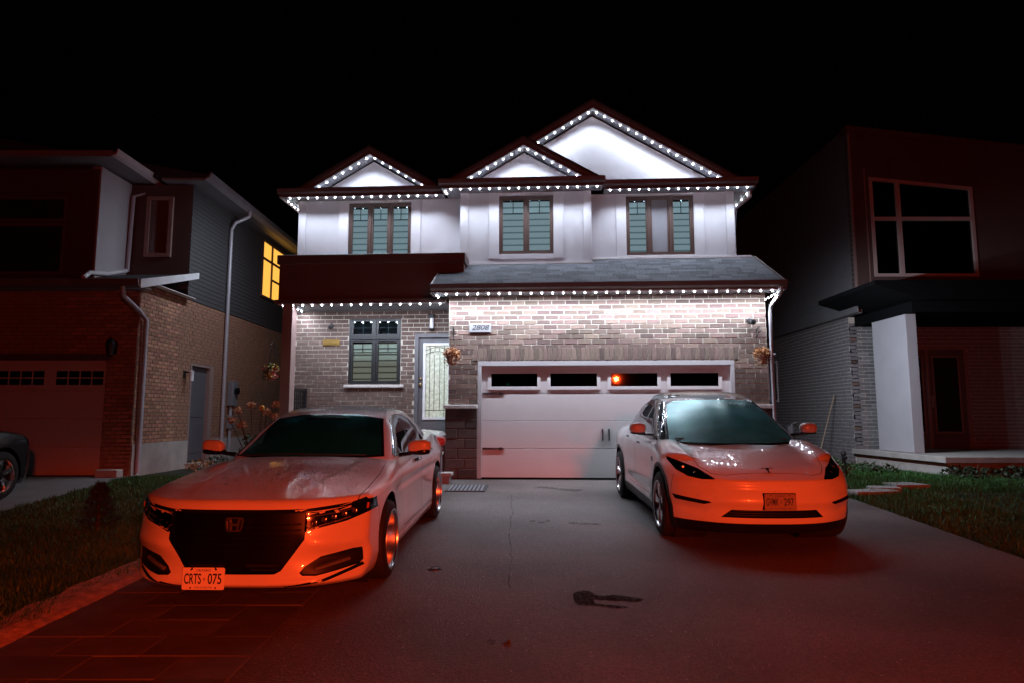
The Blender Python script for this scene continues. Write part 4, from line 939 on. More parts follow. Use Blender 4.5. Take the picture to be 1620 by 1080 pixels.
def cut(bm, poly, axis, flt, inset=0.0):
    """split the faces along a convex polygon (seen along axis) and return the faces inside"""
    i, j = AX[axis]; poly = [Vector(p) for p in poly]; c = sum(poly, Vector((0, 0))) / len(poly)
    xs = [p[0] for p in poly]; ys = [p[1] for p in poly]; pad = .08
    x0, x1, y0, y1 = min(xs) - pad, max(xs) + pad, min(ys) - pad, max(ys) + pad; faces = []
    for f in bm.faces:
        m = f.calc_center_median()
        if x0 < m[i] < x1 and y0 < m[j] < y1 and flt(m, f.normal): faces.append(f)
    n = len(poly)
    for k in range(n):
        a, b = poly[k], poly[(k + 1) % n]; e = b - a; no = Vector((e[1], -e[0])); no.normalize()
        if no.dot(c - a) > 0: no = -no
        a = a - no * inset
        co = [0, 0, 0]; nn = [0, 0, 0]; co[i], co[j] = a; nn[i], nn[j] = no
        if not faces: return []
        es = {e_ for f in faces for e_ in f.edges}; vs = {v for f in faces for v in f.verts}
        res = bmesh.ops.bisect_plane(bm, geom=faces + list(es) + list(vs), dist=1e-5, plane_co=co, plane_no=nn)
        co = Vector(co); nn = Vector(nn)
        faces = [g for g in res['geom'] if isinstance(g, bmesh.types.BMFace) and (g.calc_center_median() - co).dot(nn) < 0]
    return faces
def mirror(poly): return [(-p[0], p[1]) for p in poly]
class Car:
    def __init__(s, f, root, paint): s.f = f; s.root = root; s.paint = paint
    def normals(s, V, f=None):
        f = f or s.f; e = 2e-3; x, y, z = V[:, 0], V[:, 1], V[:, 2]
        g = np.stack([f(x + e, y, z) - f(x - e, y, z), f(x, y + e, z) - f(x, y - e, z), f(x, y, z + e) - f(x, y, z - e)], 1)
        return g / np.maximum(np.linalg.norm(g, axis=1), 1e-9)[:, None]
    def detach(s, bm, faces, name, m, push=(0, 0, 0), norm=0.0, skirt=None, parent=None, f=None, solid=0.0, keep=False):
        """move faces into an object of their own, pushed by a vector and/or along the normal; skirt = vector that gives the rim depth"""
        faces = list(dict.fromkeys(q for q in faces if q.is_valid))
        if not faces: return None
        vs = {}; co = []; fs = []
        for fc in faces:
            q = []
            for v in fc.verts:
                if v not in vs: vs[v] = len(co); co.append(tuple(v.co))
                q.append(vs[v])
            fs.append(q)
        V = np.array(co); N = s.normals(V, f); V2 = V + N * norm + np.array(push)
        me = bpy.data.meshes.new(name); nv = len(V2)
        verts = V2.tolist(); faces_ = list(fs)
        if skirt is not None:
            cnt = {}
            for q in fs:
                for a, b in zip(q, q[1:] + q[:1]): cnt[(a, b)] = cnt.get((a, b), 0) + 1
            bd = [(a, b) for (a, b) in cnt if (b, a) not in cnt]; sk = {}
            for a, b in bd:
                for t in (a, b):
                    if t not in sk: sk[t] = len(verts); verts.append((V2[t] + np.array(skirt)).tolist())
                faces_.append([b, a, sk[a], sk[b]])
        me.from_pydata(verts, [], faces_)
        me.polygons.foreach_set('use_smooth', [i < len(fs) for i in range(len(faces_))])
        NN = np.concatenate([N, np.zeros((len(verts) - nv, 3))]) if len(verts) > nv else N
        if len(verts) == nv: me.normals_split_custom_set_from_vertices(NN.tolist())
        else:
            ln = []
            for i_, p in enumerate(me.polygons):
                for l in p.loop_indices:
                    ln.append(tuple(N[me.loops[l].vertex_index]) if i_ < len(fs) else tuple(p.normal))
            me.normals_split_custom_set(ln)
        o = link(name, me, m, parent or s.root)
        if not keep: bmesh.ops.delete(bm, geom=faces, context='FACES')
        return o
    def panel(s, bm, poly, axis, flt, name, m=None, gap=.007, f=None):
        a = cut(bm, poly, axis, flt, inset=gap); o = s.detach(bm, a, name, m or s.paint, f=f)
        b = cut(bm, poly, axis, flt)
        if b: bmesh.ops.delete(bm, geom=b, context='FACES')
        return o
def circle(c, r, n=40): return [(c[0] + r * math.cos(2 * math.pi * i / n), c[1] + r * math.sin(2 * math.pi * i / n)) for i in range(n)]

def car_paint(name, col, rough, dew=0.0, dscale=70.0, flake=0.0, patch=None):
    m = bpy.data.materials.new(name); m.use_nodes = True; nt = m.node_tree; b = nt.nodes['Principled BSDF']; MATS[name] = m
    b.inputs['Base Color'].default_value = (*col, 1); b.inputs['Roughness'].default_value = rough; b.inputs['Coat Weight'].default_value = 1.0; b.inputs['Coat Roughness'].default_value = 0.03
    tc = nd(nt, 'ShaderNodeTexCoord')
    nz = nd(nt, 'ShaderNodeTexNoise'); nz.inputs['Scale'].default_value = 2.5; nz.inputs['Detail'].default_value = 6; nt.links.new(tc.outputs['Object'], nz.inputs['Vector'])
    # thin road dirt, heavier low down on the sides as on the car itself
    cr = nd(nt, 'ShaderNodeMapRange'); cr.inputs['From Min'].default_value = .35; cr.inputs['From Max'].default_value = .75; cr.inputs['To Min'].default_value = 1.0; cr.inputs['To Max'].default_value = .90; nt.links.new(nz.outputs['Fac'], cr.inputs['Value'])
    mx = nd(nt, 'ShaderNodeMixRGB', blend_type='MULTIPLY'); mx.inputs[0].default_value = 1; mx.inputs[1].default_value = (*col, 1); nt.links.new(cr.outputs[0], mx.inputs[2]); nt.links.new(mx.outputs[0], b.inputs['Base Color'])
    rr = nd(nt, 'ShaderNodeMapRange'); rr.inputs['To Min'].default_value = rough * .8; rr.inputs['To Max'].default_value = rough * 1.25; nt.links.new(nz.outputs['Fac'], rr.inputs['Value']); nt.links.new(rr.outputs[0], b.inputs['Roughness'])
    if dew:
        vo = nd(nt, 'ShaderNodeTexVoronoi'); vo.inputs['Scale'].default_value = dscale; nt.links.new(tc.outputs['Object'], vo.inputs['Vector'])
        dr_ = nd(nt, 'ShaderNodeMapRange', interpolation_type='SMOOTHSTEP'); dr_.inputs['From Min'].default_value = .18; dr_.inputs['From Max'].default_value = .42; dr_.inputs['To Min'].default_value = 1; dr_.inputs['To Max'].default_value = 0
        nt.links.new(vo.outputs['Distance'], dr_.inputs['Value'])
        ge = nd(nt, 'ShaderNodeNewGeometry'); sx = nd(nt, 'ShaderNodeSeparateXYZ'); nt.links.new(ge.outputs['Normal'], sx.inputs[0])
        up = nd(nt, 'ShaderNodeMapRange', interpolation_type='SMOOTHSTEP'); up.inputs['From Min'].default_value = .55; up.inputs['From Max'].default_value = .9; nt.links.new(sx.outputs['Z'], up.inputs['Value'])
        mu = nd(nt, 'ShaderNodeMath', operation='MULTIPLY'); nt.links.new(dr_.outputs[0], mu.inputs[0]); nt.links.new(up.outputs[0], mu.inputs[1])
        bp = nd(nt, 'ShaderNodeBump'); bp.inputs['Strength'].default_value = dew; bp.inputs['Distance'].default_value = .004; nt.links.new(mu.outputs[0], bp.inputs['Height'])
        nt.links.new(bp.outputs[0], b.inputs['Coat Normal'])
        # film of dew dulls the lacquer on the upper faces
        cr2 = nd(nt, 'ShaderNodeMapRange'); cr2.inputs['To Min'].default_value = .04; cr2.inputs['To Max'].default_value = .075; nt.links.new(up.outputs[0], cr2.inputs['Value']); nt.links.new(cr2.outputs[0], b.inputs['Coat Roughness'])
    return m
car_paint('white_paint_dew', (0.78, 0.77, 0.78), .36, dew=.55)
car_paint('white_paint', (0.80, 0.80, 0.81), .30)
car_paint('black_paint', (0.010, 0.011, 0.013), .3)
mat('tyre', (0.012, 0.012, 0.012), 0.78, var=0.2, scale=30)
mat('rim_silver', (0.62, 0.62, 0.64), 0.26, metal=1.0, var=0.06)
mat('rim_dark', (0.10, 0.10, 0.11), 0.35, metal=0.9, var=0.1)
mat('chrome', (0.80, 0.80, 0.82), 0.10, metal=1.0, var=0.02)
mat('emblem_chrome', (0.13, 0.13, 0.135), 0.35, metal=0.7, var=0.02)
mat('disc_steel', (0.35, 0.33, 0.32), 0.35, metal=1.0, var=0.1)
mat('black_gloss', (0.008, 0.008, 0.009), 0.12, var=0.1)
mat('black_trim', (0.008, 0.008, 0.009), 0.45, var=0.15, spec=0.3)
mat('grille_black', (0.0025, 0.0025, 0.003), 0.35, var=0.1, spec=0.25)
mat('liner', (0.006, 0.006, 0.006), 0.95, var=0.1)
mat('lamp_clear', (0.60, 0.60, 0.63), 0.12, metal=0.85, var=0.1)
mat('lamp_amber', (0.55, 0.16, 0.03), 0.25, var=0.1)
mat('mesh_black', (0.012, 0.012, 0.012), 0.5, var=0.1)
mat('seat', (0.035, 0.035, 0.038), 0.75, var=0.1)
mat('plate_white', (0.86, 0.86, 0.84), 0.35, var=0.03)
mat('plate_dull', (0.30, 0.26, 0.26), 0.5, var=0.12, scale=12)
mat('plate_ink', (0.02, 0.03, 0.10), 0.5)
mat('plate_blue', (0.05, 0.08, 0.25), 0.5)
glass('water', (.86, .88, .88), rough=.02, ior=1.7)
glass('lens', (0.80, 0.80, 0.82), rough=.02)
glass('lens_smoke', (0.42, 0.42, 0.44), rough=.02)
glass('windscreen_sedan', (0.06, 0.08, 0.08), fog=.48, fogcol=(0.014, 0.32, 0.34), fscale=1.2, fogvar=.6, rough=.10, gcol=(.55, .95, .95), ior=1.95)  # teal of the film stands in for the reflected lit house
glass('windscreen_misted', (0.05, 0.065, 0.065), fog=.72, fogcol=(0.05, 0.44, 0.46), fscale=1.7, fogvar=.5, stretch=(1, 1.6, 2.2), rough=.22, gcol=(.72, .98, .98), ior=2.0)  # mist film; its bright teal is a painted reflection of the lit house
glass('side_glass', (0.10, 0.105, 0.11), fog=.35, fogcol=(0.06, 0.06, 0.065))
def wheel(root, x, y, z, r, w, rimr, side, style):
    """wheel (tyre) > rim, spokes, hub, disc; side=+1 outer face towards +x"""
    q = side
    ty = MB(); pr = [(rimr, -.5), (rimr + .012, -.56), (r - .045, -.54), (r - .012, -.46), (r, -.34), (r, .34), (r - .012, .46), (r - .045, .54), (rimr + .012, .56), (rimr, .5)]
    ty.lathe([(a, b * w) for a, b in pr], 56, 'x')
    for k in range(4):
        xx = (-.27 + .18 * k) * w; ty.lathe([(r + .0015, xx - .004), (r + .0015, xx + .004)], 56, 'x')
    wh = ty.build('wheel', 'tyre', root, 35); wh.location = (x, y, z)
    R = MB()
    if style == 'dish':
        R.lathe([(rimr + .006, .53 * w), (rimr + .004, .57 * w), (rimr - .012, .56 * w), (rimr - .016, .50 * w), (rimr - .035, .46 * w), (rimr - .05, .05 * w), (rimr - .052, -.1 * w), (rimr - .03, -.5 * w)], 56, 'x')
    else:
        R.lathe([(rimr + .004, .50 * w), (rimr + .002, .54 * w), (rimr - .012, .53 * w), (rimr - .02, .46 * w), (rimr - .03, .2 * w), (rimr - .03, -.5 * w)], 56, 'x')
    R.v = [(q * a, b, c) for a, b, c in R.v]; R.build('rim', 'rim_silver', wh, 40)
    ns = 12 if style == 'dish' else 5
    face = .02 * w if style == 'dish' else .40 * w
    sp = MB()
    for k in range(ns):
        a = 2 * math.pi * k / ns + .2
        if style == 'dish':
            prof = [(.05, .019), (.5 * rimr, .015), (rimr - .045, .019)]
            xs = [.16 * w, .06 * w, .10 * w]; angs = [0, 0, 0]; offs = [0]
        elif style == 'turbine':
            prof = [(.05, .030), (.4 * rimr, .026), (.75 * rimr, .034), (rimr - .012, .044)]; xs = [.40 * w, .47 * w, .48 * w, .46 * w]; offs = [-.20, .20]
        else:
            prof = [(.05, .032), (.5 * rimr, .028), (rimr - .012, .036)]; xs = [.44 * w, .47 * w, .47 * w]; offs = [-.16, .16]
        for of in offs:
            vs = []; n = len(prof)
            for i, (rr, hw_) in enumerate(prof):
                aa = a + of * (rr / rimr); c, s_ = math.cos(aa), math.sin(aa)
                for t, dx in ((-hw_, -.025), (-hw_ * .7, 0), (hw_ * .7, 0), (hw_, -.025)):
                    vs.append((q * (xs[i] + dx), rr * c - t * s_, rr * s_ + t * c))
            fs = [(i * 4 + k2, i * 4 + k2 + 1, (i + 1) * 4 + k2 + 1, (i + 1) * 4 + k2) for i in range(n - 1) for k2 in range(3)]
            sp.add(vs, fs)
    sp.fix = True
    sp.build('spokes', 'rim_dark' if style == 'dish' else 'rim_silver', wh)
    hb = MB(); hx = (.16 if style == 'dish' else .42) * w
    hb.lathe([(.001, hx + .012), (.035, hx + .010), (.04, hx - .01), (.065, hx - .012), (.07, hx - .06)], 24, 'x')
    for k in range(5):
        a = 2 * math.pi * k / 5; hb.lathe([(.001, hx + .0), (.008, hx - .002), (.008, hx - .02)], 6, 'x', org=(0, .052 * math.cos(a), .052 * math.sin(a)))
    hb.v = [(q * a, b, c) for a, b, c in hb.v]; hb.build('hub', 'rim_dark', wh, 40)
    di = MB(); di.lathe([(.06, -.12 * w), (.15, -.12 * w), (.15, -.2 * w), (.06, -.2 * w)], 40, 'x'); di.v = [(q * a, b, c) for a, b, c in di.v]; di.build('brake_disc', 'disc_steel', wh)
    ba = MB(); ba.lathe([(.001, -.3 * w), (rimr - .02, -.3 * w)], 30, 'x'); ba.v = [(q * a, b, c) for a, b, c in ba.v]; ba.build('barrel', 'liner', wh)
    return wh
def plate(root, x, y, z, num, top, bot, m='plate_white', tilt=0.0, ink='plate_ink', holder=False, rz=0):
    p = MB().box(-.1525, .1525, -.002, .002, -.076, .076, .0012)
    # rounded outline
    pl = []
    for cx, cz, a0 in ((.1405, .064, 0), (-.1405, .064, 90), (-.1405, -.064, 180), (.1405, -.064, 270)):
        for k in range(6): a = rad(a0 + k * 18); pl.append((cx + .012 * math.cos(a), cz + .012 * math.sin(a)))
    pm_ = MB().prism(pl, 'y', -.002, .002); po = pm_.build('licence_plate', m, root); po.location = (x, y, z); po.rotation_euler = (tilt, 0, rz)
    a, b = num.split(' ')
    for t, px, wd in ((a, -.077, .122), (b, .083, .098)):
        lo_ = letter('lettering', t, .100, ink, po, (px, -.0035, -.004), bold=.0012, extrude=.0008); lo_.scale.x = wd / max(lo_.dimensions.x, .01)
    letter('lettering', top, .024, 'plate_blue', po, (0, -.0035, .056), xs=.95, extrude=.0006)
    letter('lettering', bot, .014, 'plate_blue', po, (0, -.0035, -.060), xs=.95, extrude=.0006)
    cr = MB(); cr.prism([(.0, -.016), (.012, -.016), (.012, -.004), (.017, .004), (.010, .002), (.006, .012), (.002, .002), (-.005, .004), (0, -.004)], 'y', -.0035, -.002); cr.xform(Matrix.Translation((.006, 0, 0)) @ Matrix.Diagonal((.55, 1, .8, 1)) @ Matrix.Translation((-.006, 0, 0))); cr.build('crown_emblem', ink, po)
    for sx in (-.09, .09):
        for sz in (-.062, .062): MB().lathe([(.001, -.006), (.006, -.0055), (.006, 0)], 8, 'y', org=(sx, 0, sz)).build('screw', 'black_iron', po)
    return po
def seats(root, y, z, w, rows=1):
    for s in (-1, 1):
        mb = MB(); mb.blob((s * w, y, z), (.24, .10, .34), (.5, .5)); mb.blob((s * w, y + .06, z + .42), (.13, .06, .10), (.6, .6)); mb.tube([(s * w, y + .04, z + .3), (s * w, y + .05, z + .4)], .03, 6); mb.build('front_seat', 'seat', root, True)

# =============================================================== sedan on the pavers
def sedan():
    root = thing('sedan', 'wet white sedan with black grille and smoked glass on the pavers', 'car', (-2.005, 4.92, ground_z(4.92)), rad(.4), worldcoords=False)
    root.rotation_euler = (math.atan(GS), 0, rad(-1.8))
    Tc = cub([-.3, .2, .7, 1.2, 1.6, 2.4, 3.4, 4.2, 4.7, 4.9], [.715, .798, .885, .952, .985, 1.0, 1.035, 1.085, 1.07, 1.03])
    cr = cub([0, .8, 1.6, 2.4, 3.8, 4.9], [.055, .088, .095, .08, .07, .09])
    Wp = pch([0, .35, .7, .95, 1.6, 3.3, 3.8, 4.4, 4.9], [.86, .90, .925, .932, .915, .918, .935, .90, .82])
    gz = pch([.10, .17, .24, .32, .45, .60, .74, .80, .86, .98, 1.15], [-.10, -.045, -.015, .0, -.008, -.012, -.002, .0, -.02, -.085, -.22])
    yn = pch([.08, .14, .19, .24, .34, .50, .62, .70, .76, .82, .92], [.16, .07, .01, .005, .0, .0, .012, .028, .055, .11, .28])
    rr = pch([.1, .25, .5, .8, 1.0, 1.1], [4.70, 4.84, 4.88, 4.87, 4.84, 4.76])
    def f(x, y, z):
        a = np.abs(x); T = Tc(y) - cr(y) * (a / .9) ** 2.4
        xc = .40 + .16 * sstep(.1, 1.4, y); T = T + .011 * sstep(xc - .05, xc + .05, a) * sstep(.05, .7, y) * (1 - sstep(1.4, 1.7, y))
        S = Wp(y) + gz(z) + .016 * (gauss(y, .95, .42) + gauss(y, 3.78, .45)) * gauss(z, .55, .22)
        S = S - .014 * gauss(z, .70, .035) * sstep(1.1, 1.6, y) * (1 - sstep(3.6, 4.2, y))
        F = yn(z) + .40 * (a / .92) ** 3.1
        # pulled out lower bumper corners
        F = F - .03 * gauss(a, .66, .2) * gauss(z, .22, .08) - .026 * gauss(z, .465, .055) * sstep(.40, .62, a) + .030 * gauss(z, .345, .06) * gauss(a, .68, .2) - .022 * gauss(z, .195, .03)
        R = rr(z) - .30 * (a / .9) ** 3
        h = smax(z - T, a - S, .055); h = smax(h, F - y, .028); h = smax(h, y - R, .07); return smax(h, .13 - z, .03)
    car = Car(f, root, 'white_paint_dew')
    P, F_ = shell(f, 1.3, 3.9, .55, .93, .45, 184, 68, 100, 24); bm = bm_from(P, F_); bm.normal_update()
    anyf = lambda m, n: True
    AXL = (.95, 3.78)
    for ya, rw in zip(AXL, (.375, .375)):
        for s in (1, -1):
            fc = cut(bm, circle((ya, .345), rw), 'side', lambda m, n: m.x * s > .45); bmesh.ops.delete(bm, geom=fc, context='FACES')
    fr = lambda m, n: m.y < 1.15
    # grille
    G = cut(bm, [(-.50, .688), (.50, .688), (.50, .50), (-.50, .50)], 'front', lambda m, n: m.y < .5)
    G2 = cut(bm, [(-.50, .50), (.50, .50), (.345, .285), (.30, .262), (-.30, .262), (-.345, .285)], 'front', lambda m, n: m.y < .5)
    G = [g for g in G if g.is_valid] + G2
    car.detach(bm, G, 'grille', 'grille_black', push=(0, .055, 0), skirt=(0, -.056, 0))
    # head lamps with black housing
    HL = [[(.505, .688), (.62, .690), (.60, .575), (.515, .545), (.485, .56)], [(.62, .690), (.78, .712), (.76, .605), (.60, .575)], [(.78, .712), (.875, .745), (.915, .745), (.915, .66), (.76, .605)]]
    for s in (1, -1):
        fc = []
        for p in HL:
            fc = [q for q in fc if q.is_valid] + cut(bm, p if s > 0 else mirror(p), 'front', lambda m, n: m.y < .80 and m.x * s > .3)
        hl = car.detach(bm, fc, 'headlight', 'lens', keep=True)
        hs = car.detach(bm, fc, 'lamp_housing', 'black_gloss', norm=-.03, skirt=None, parent=hl)
        # reflectors and light guides inside
        def onf(x, z):
            lo, hi = 0.0, 1.4
            for _ in range(30):
                m_ = (lo + hi) / 2
                if f(np.array([x]), np.array([m_]), np.array([z]))[0] > 0: lo = m_
                else: hi = m_
            return hi
        for i in range(5):
            x = s * (.55 + i * .062); z = .612 + i * .014
            y = onf(x, z)
            mb = MB(); mb.blob((x, y + .022, z), (.023, .012, .017), (.6, .6), 12, 8); mb.build('reflector', 'lamp_clear', hl, True)
        mb = MB(); mb.tube([(s * xx, onf(s * xx, zz) + .006, zz) for xx, zz in ((.50, .60), (.525, .567), (.60, .59), (.70, .61), (.78, .632))], .007, 6); mb.build('light_guide', 'lamp_clear', hl, True)
        mb = MB(); mb.tube([(s * xx, onf(s * xx, zz) + .01, zz) for xx, zz in ((.515, .655), (.60, .662), (.70, .672), (.80, .69))], .006, 6); mb.build('light_guide', 'lamp_clear', hl, True)
        mb = MB(); mb.tube([(s * .875, onf(s * .875, .69) + .008, .675), (s * .88, onf(s * .88, .71) + .008, .715)], .010, 6); mb.build('side_marker', 'lamp_amber', hl, True)
        # fog lamp recess
        P1 = [(.47, .265), (.50, .305), (.60, .365), (.80, .398), (.855, .395), (.862, .30), (.84, .278), (.58, .238), (.49, .245)]
        fc = cut(bm, P1 if s > 0 else mirror(P1), 'front', lambda m, n: m.y < .8)
        fg = car.detach(bm, fc, 'fog_lamp_recess', 'black_trim', push=(-s * .01, .045, 0), skirt=(s * .01, -.046, 0))
        mb = MB()
        mb.tube([(s * xx, onf(s * xx, zz) + .035, zz) for xx, zz in ((.56, .275), (.66, .297), (.77, .318))], .016, 6); mb.build('fog_lamp', 'lamp_clear', fg, True)
        # black accent strip below
        acc = [[(.36, .172), (.63, .214), (.63, .192), (.36, .160)], [(.63, .214), (.858, .285), (.872, .262), (.63, .192)]]
        fc = []
        for p in acc: fc = [q for q in fc if q.is_valid] + cut(bm, p if s > 0 else mirror(p), 'front', lambda m, n: m.y < .8)
        car.detach(bm, fc, 'bumper_strip', 'black_gloss', norm=-.006)
    # black bar above the grille running over the head lamps
    bar = [[(-.505, .688), (.505, .688), (.505, .712), (-.505, .712)], [(.505, .688), (.78, .712), (.78, .735), (.505, .712)], [(.78, .712), (.875, .745), (.86, .758), (.78, .735)]]
    fc = []
    for k, p in enumerate(bar):
        for s in ((1,) if k == 0 else (1, -1)):
            fc = [q for q in fc if q.is_valid] + cut(bm, p if s > 0 else mirror(p), 'front', lambda m, n: m.y < .7)
    car.detach(bm, fc, 'grille_bar', 'black_gloss', norm=.004, skirt=(0, .02, 0))
    # chin
    fc = cut(bm, [(-1.2, .05), (1.2, .05), (1.2, .158), (-1.2, .158)], 'front', lambda m, n: m.y < .62)
    car.detach(bm, fc, 'chin', 'black_trim', norm=-.004)
    inner = bm.copy()
    hood = [(-.80, .0), (.80, .0), (.835, .55), (.83, 1.0), (.78, 1.47), (-.78, 1.47), (-.83, 1.0), (-.835, .55)]
    car.panel(bm, hood, 'top', lambda m, n: n.z > .25 and m.z > .6, 'hood', gap=.006)
    for s in (1, -1):
        sd = lambda m, n, s=s: m.x * s > .45
        car.panel(bm, [(1.66, .30), (2.66, .29), (2.70, .70), (2.68, 1.2), (1.60, 1.2), (1.56, .70)], 'side', sd, 'front_door', gap=.006)
        car.panel(bm, [(2.665, .29), (3.28, .30), (3.50, .62), (3.60, 1.2), (2.685, 1.2), (2.705, .70)], 'side', sd, 'rear_door', gap=.006)
        # bumper seam
        fc = cut(bm, [(.60, .40), (.60, .66), (.606, .66), (.606, .40)], 'side', lambda m, n, s=s: m.x * s > .6)
        if fc: bmesh.ops.delete(bm, geom=fc, context='FACES')
        fc = cut(bm, [(1.30, .18), (3.42, .18), (3.42, .255), (1.30, .235)], 'side', sd)
        car.detach(bm, fc, 'side_skirt', 'white_paint_dew', norm=.012, skirt=(-s * .02, 0, 0))
        # shut line between wing and front bumper
    bm.normal_update()
    car.detach(bm, list(bm.faces), 'body', 'white_paint_dew')
    inner.normal_update(); car.detach(inner, list(inner.faces), 'inner_shell', 'liner', norm=-.012); inner.free(); bm.free()
    # cabin
    Zc = pch([1.2, 1.44, 1.75, 2.05, 2.28, 2.5, 2.85, 3.3, 3.75, 4.15, 4.45, 4.7], [.86, .985, 1.135, 1.275, 1.352, 1.395, 1.42, 1.395, 1.30, 1.17, 1.07, .99])
    wy = pch([1.2, 1.6, 2.2, 3.2, 3.9, 4.5], [.74, .80, .83, .825, .78, .70])
    def fcab(x, y, z):
        a = np.abs(x); ye = y - .20 * (a / .75) ** 2 * (1 - sstep(2.0, 2.7, y)) + .18 * (a / .7) ** 2 * sstep(3.2, 3.9, y)
        T = Zc(ye) - .035 * (a / .6) ** 2.2
        S = wy(y) - .50 * np.maximum(z - .92, -.2) - .12 * np.maximum(z - 1.15, 0)
        return smax(smax(z - T, a - S, .06), .80 - z, .02)
    P, F_ = shell(fcab, 2.3, 3.4, .93, .7, .5, 130, 54, 44, 34, -.05, math.pi + .05, False); cb = bm_from(P, F_); cb.normal_update()
    cabc = Car(fcab, root, 'white_paint_dew')
    ws = [(-.715, .955), (.715, .955), (.565, 1.30), (.30, 1.343), (-.30, 1.343), (-.565, 1.30)]
    rim_in = cut(cb, [(p[0] * .955, .972 + (p[1] - .955) * .95) for p in ws], 'front', lambda m, n: m.y < 2.38)
    cabc.detach(cb, rim_in, 'windscreen', 'windscreen_sedan', f=fcab)
    rest = cut(cb, ws, 'front', lambda m, n: m.y < 2.38); cabc.detach(cb, rest, 'windscreen_frit', 'black_gloss', f=fcab, norm=.0005)
    for s in (1, -1):
        sd = lambda m, n, s=s: m.x * s > .3 and abs(n.x) > .3
        o1 = [(1.78, .965), (2.66, .965), (2.66, 1.325), (2.50, 1.315), (2.28, 1.255)]
        o2 = [(2.70, .965), (3.42, .985), (3.66, 1.02), (3.52, 1.15), (3.28, 1.26), (3.0, 1.315), (2.70, 1.328)]
        ring = []
        for p in (o1, o2):
            c_ = (sum(q[0] for q in p) / len(p), sum(q[1] for q in p) / len(p)); gr = [(c_[0] + (q[0] - c_[0]) * 1.045, c_[1] + (q[1] - c_[1]) * 1.12) for q in p]
            cabc.detach(cb, cut(cb, p, 'side', sd), 'side_window', 'side_glass', f=fcab)
            cabc.detach(cb, cut(cb, gr, 'side', sd), 'window_trim', 'black_gloss', f=fcab, norm=.001)
    rg = cut(cb, [(-.60, 1.08), (.60, 1.08), (.48, 1.33), (-.48, 1.33)], 'front', lambda m, n: n.y > .2 and m.y > 3.3)
    cabc.detach(cb, rg, 'rear_window', 'side_glass', f=fcab)
    cabc.detach(cb, list(cb.faces), 'roof', 'white_paint_dew', f=fcab); cb.free()
    # chrome line round the side glass
    for s in (1, -1):
        pts = []
        for y, z in ((1.75, .955), (1.95, 1.07), (2.28, 1.268), (2.50, 1.33), (2.70, 1.346), (3.0, 1.333), (3.28, 1.278), (3.52, 1.168), (3.70, 1.025)):
            lo, hi = .2, 1.0
            for _ in range(26):
                m_ = (lo + hi) / 2
                if fcab(np.array([m_]), np.array([y]), np.array([z]))[0] > 0: hi = m_
                else: lo = m_
            pts.append((s * lo, y, z))
        mb = MB(); mb.tube(pts, .010, 6); mb.build('window_chrome', 'chrome', root, True)
        # wheels, wells
        for ya in AXL:
            wheel(root, s * .835, ya, .325, .325, .215, .245, s, 'dish')
            mb = MB(); mb.lathe([(.378, .50), (.378, .80)], 40, 'x', org=(0, ya, .345)); mb.lathe([(.001, .50), (.378, .50)], 40, 'x', org=(0, ya, .345)); mb.v = [(s * a, b, c) for a, b, c in mb.v]; mb.build('wheel_well', 'liner', root)
        # mirrors
        mb = MB(); mb.blob((s * 1.035, 1.80, 1.035), (.115, .062, .068), (.7, .75), 26, 14); mb.v = [(a, b + .06 * (abs(a) - .95), c + .05 * (abs(a) - .95)) for a, b, c in mb.v]
        mr_ = mb.build('mirror', 'white_paint_dew', root, True)
        mb = MB(); mb.blob((s * 1.03, 1.805, .995), (.112, .060, .038), (.7, .75), 24, 10); mb.build('mirror_base', 'black_gloss', mr_, True)
        mb = MB(); mb.tube([(s * .83, 1.84, .955), (s * .90, 1.83, .965), (s * .98, 1.82, .98)], [.035, .028, .03], 10, flat=(1, .7)); mb.build('mirror_arm', 'black_gloss', mr_, True)
        mb = MB(); mb.blob((s * 1.035, 1.862, 1.035), (.095, .008, .055), (.7, .75), 22, 8); mb.build('mirror_glass', 'chrome', mr_, True)
        for y, z in ((2.42, .86), (3.28, .885)):
            xx = float(Wp(np.array([y]))[0] + gz(np.array([z]))[0])
            mb = MB(); mb.tube([(s * (xx - .005), y - .11, z), (s * (xx + .028), y - .08, z + .003), (s * (xx + .03), y + .08, z + .006), (s * (xx - .005), y + .11, z + .006)], .014, 8, flat=(1, 1.3)); mb.build('door_handle', 'chrome', root, True)
        mb = MB(); mb.blob((s * .74, 4.74, .90), (.17, .10, .07), (.6, .7)); mb.build('tail_lamp', 'petal_red', root, True)
    # grille slats and emblem
    gp = bpy.data.objects
    mb = MB()
    for i in range(5):
        z = .60 - i * .042; hw_ = .46 - (0 if z > .50 else (.50 - z) * .6); pts = [(hw_ * t, .05 + .40 * abs(hw_ * t / .92) ** 3.1, z) for t in np.linspace(-1, 1, 13)]
        m3 = MB(); m3.tube(pts, .008, 4); m3.build('grille_slat', 'grille_black', root)
    for z, a, b in ((.322, .08, .325), (.312, .08, .325), (.287, .12, .31)):
        for s in (1, -1):
            m3 = MB(); m3.box(min(s * a, s * b), max(s * a, s * b), .035, .055, z - .003, z + .003); m3.build('intake_bar', 'rim_dark', root)
    em = thing_part('emblem', root)
    # H emblem: rounded ring and letter
    ring = MB(); n = 28; o_ = []; i_ = []
    for k in range(n):
        a = 2 * math.pi * k / n; c, q = math.cos(a), math.sin(a); e = .35; ux = math.copysign(abs(c) ** e, c); uz = math.copysign(abs(q) ** e, q); tp = 1 + .10 * uz
        o_.append((.062 * ux * tp, .05 * uz)); i_.append((.053 * ux * tp, .041 * uz))
    vs = [(x, -.008, z) for x, z in o_] + [(x, -.008, z) for x, z in i_] + [(x, .006, z) for x, z in o_] + [(x, .006, z) for x, z in i_]
    fs = []
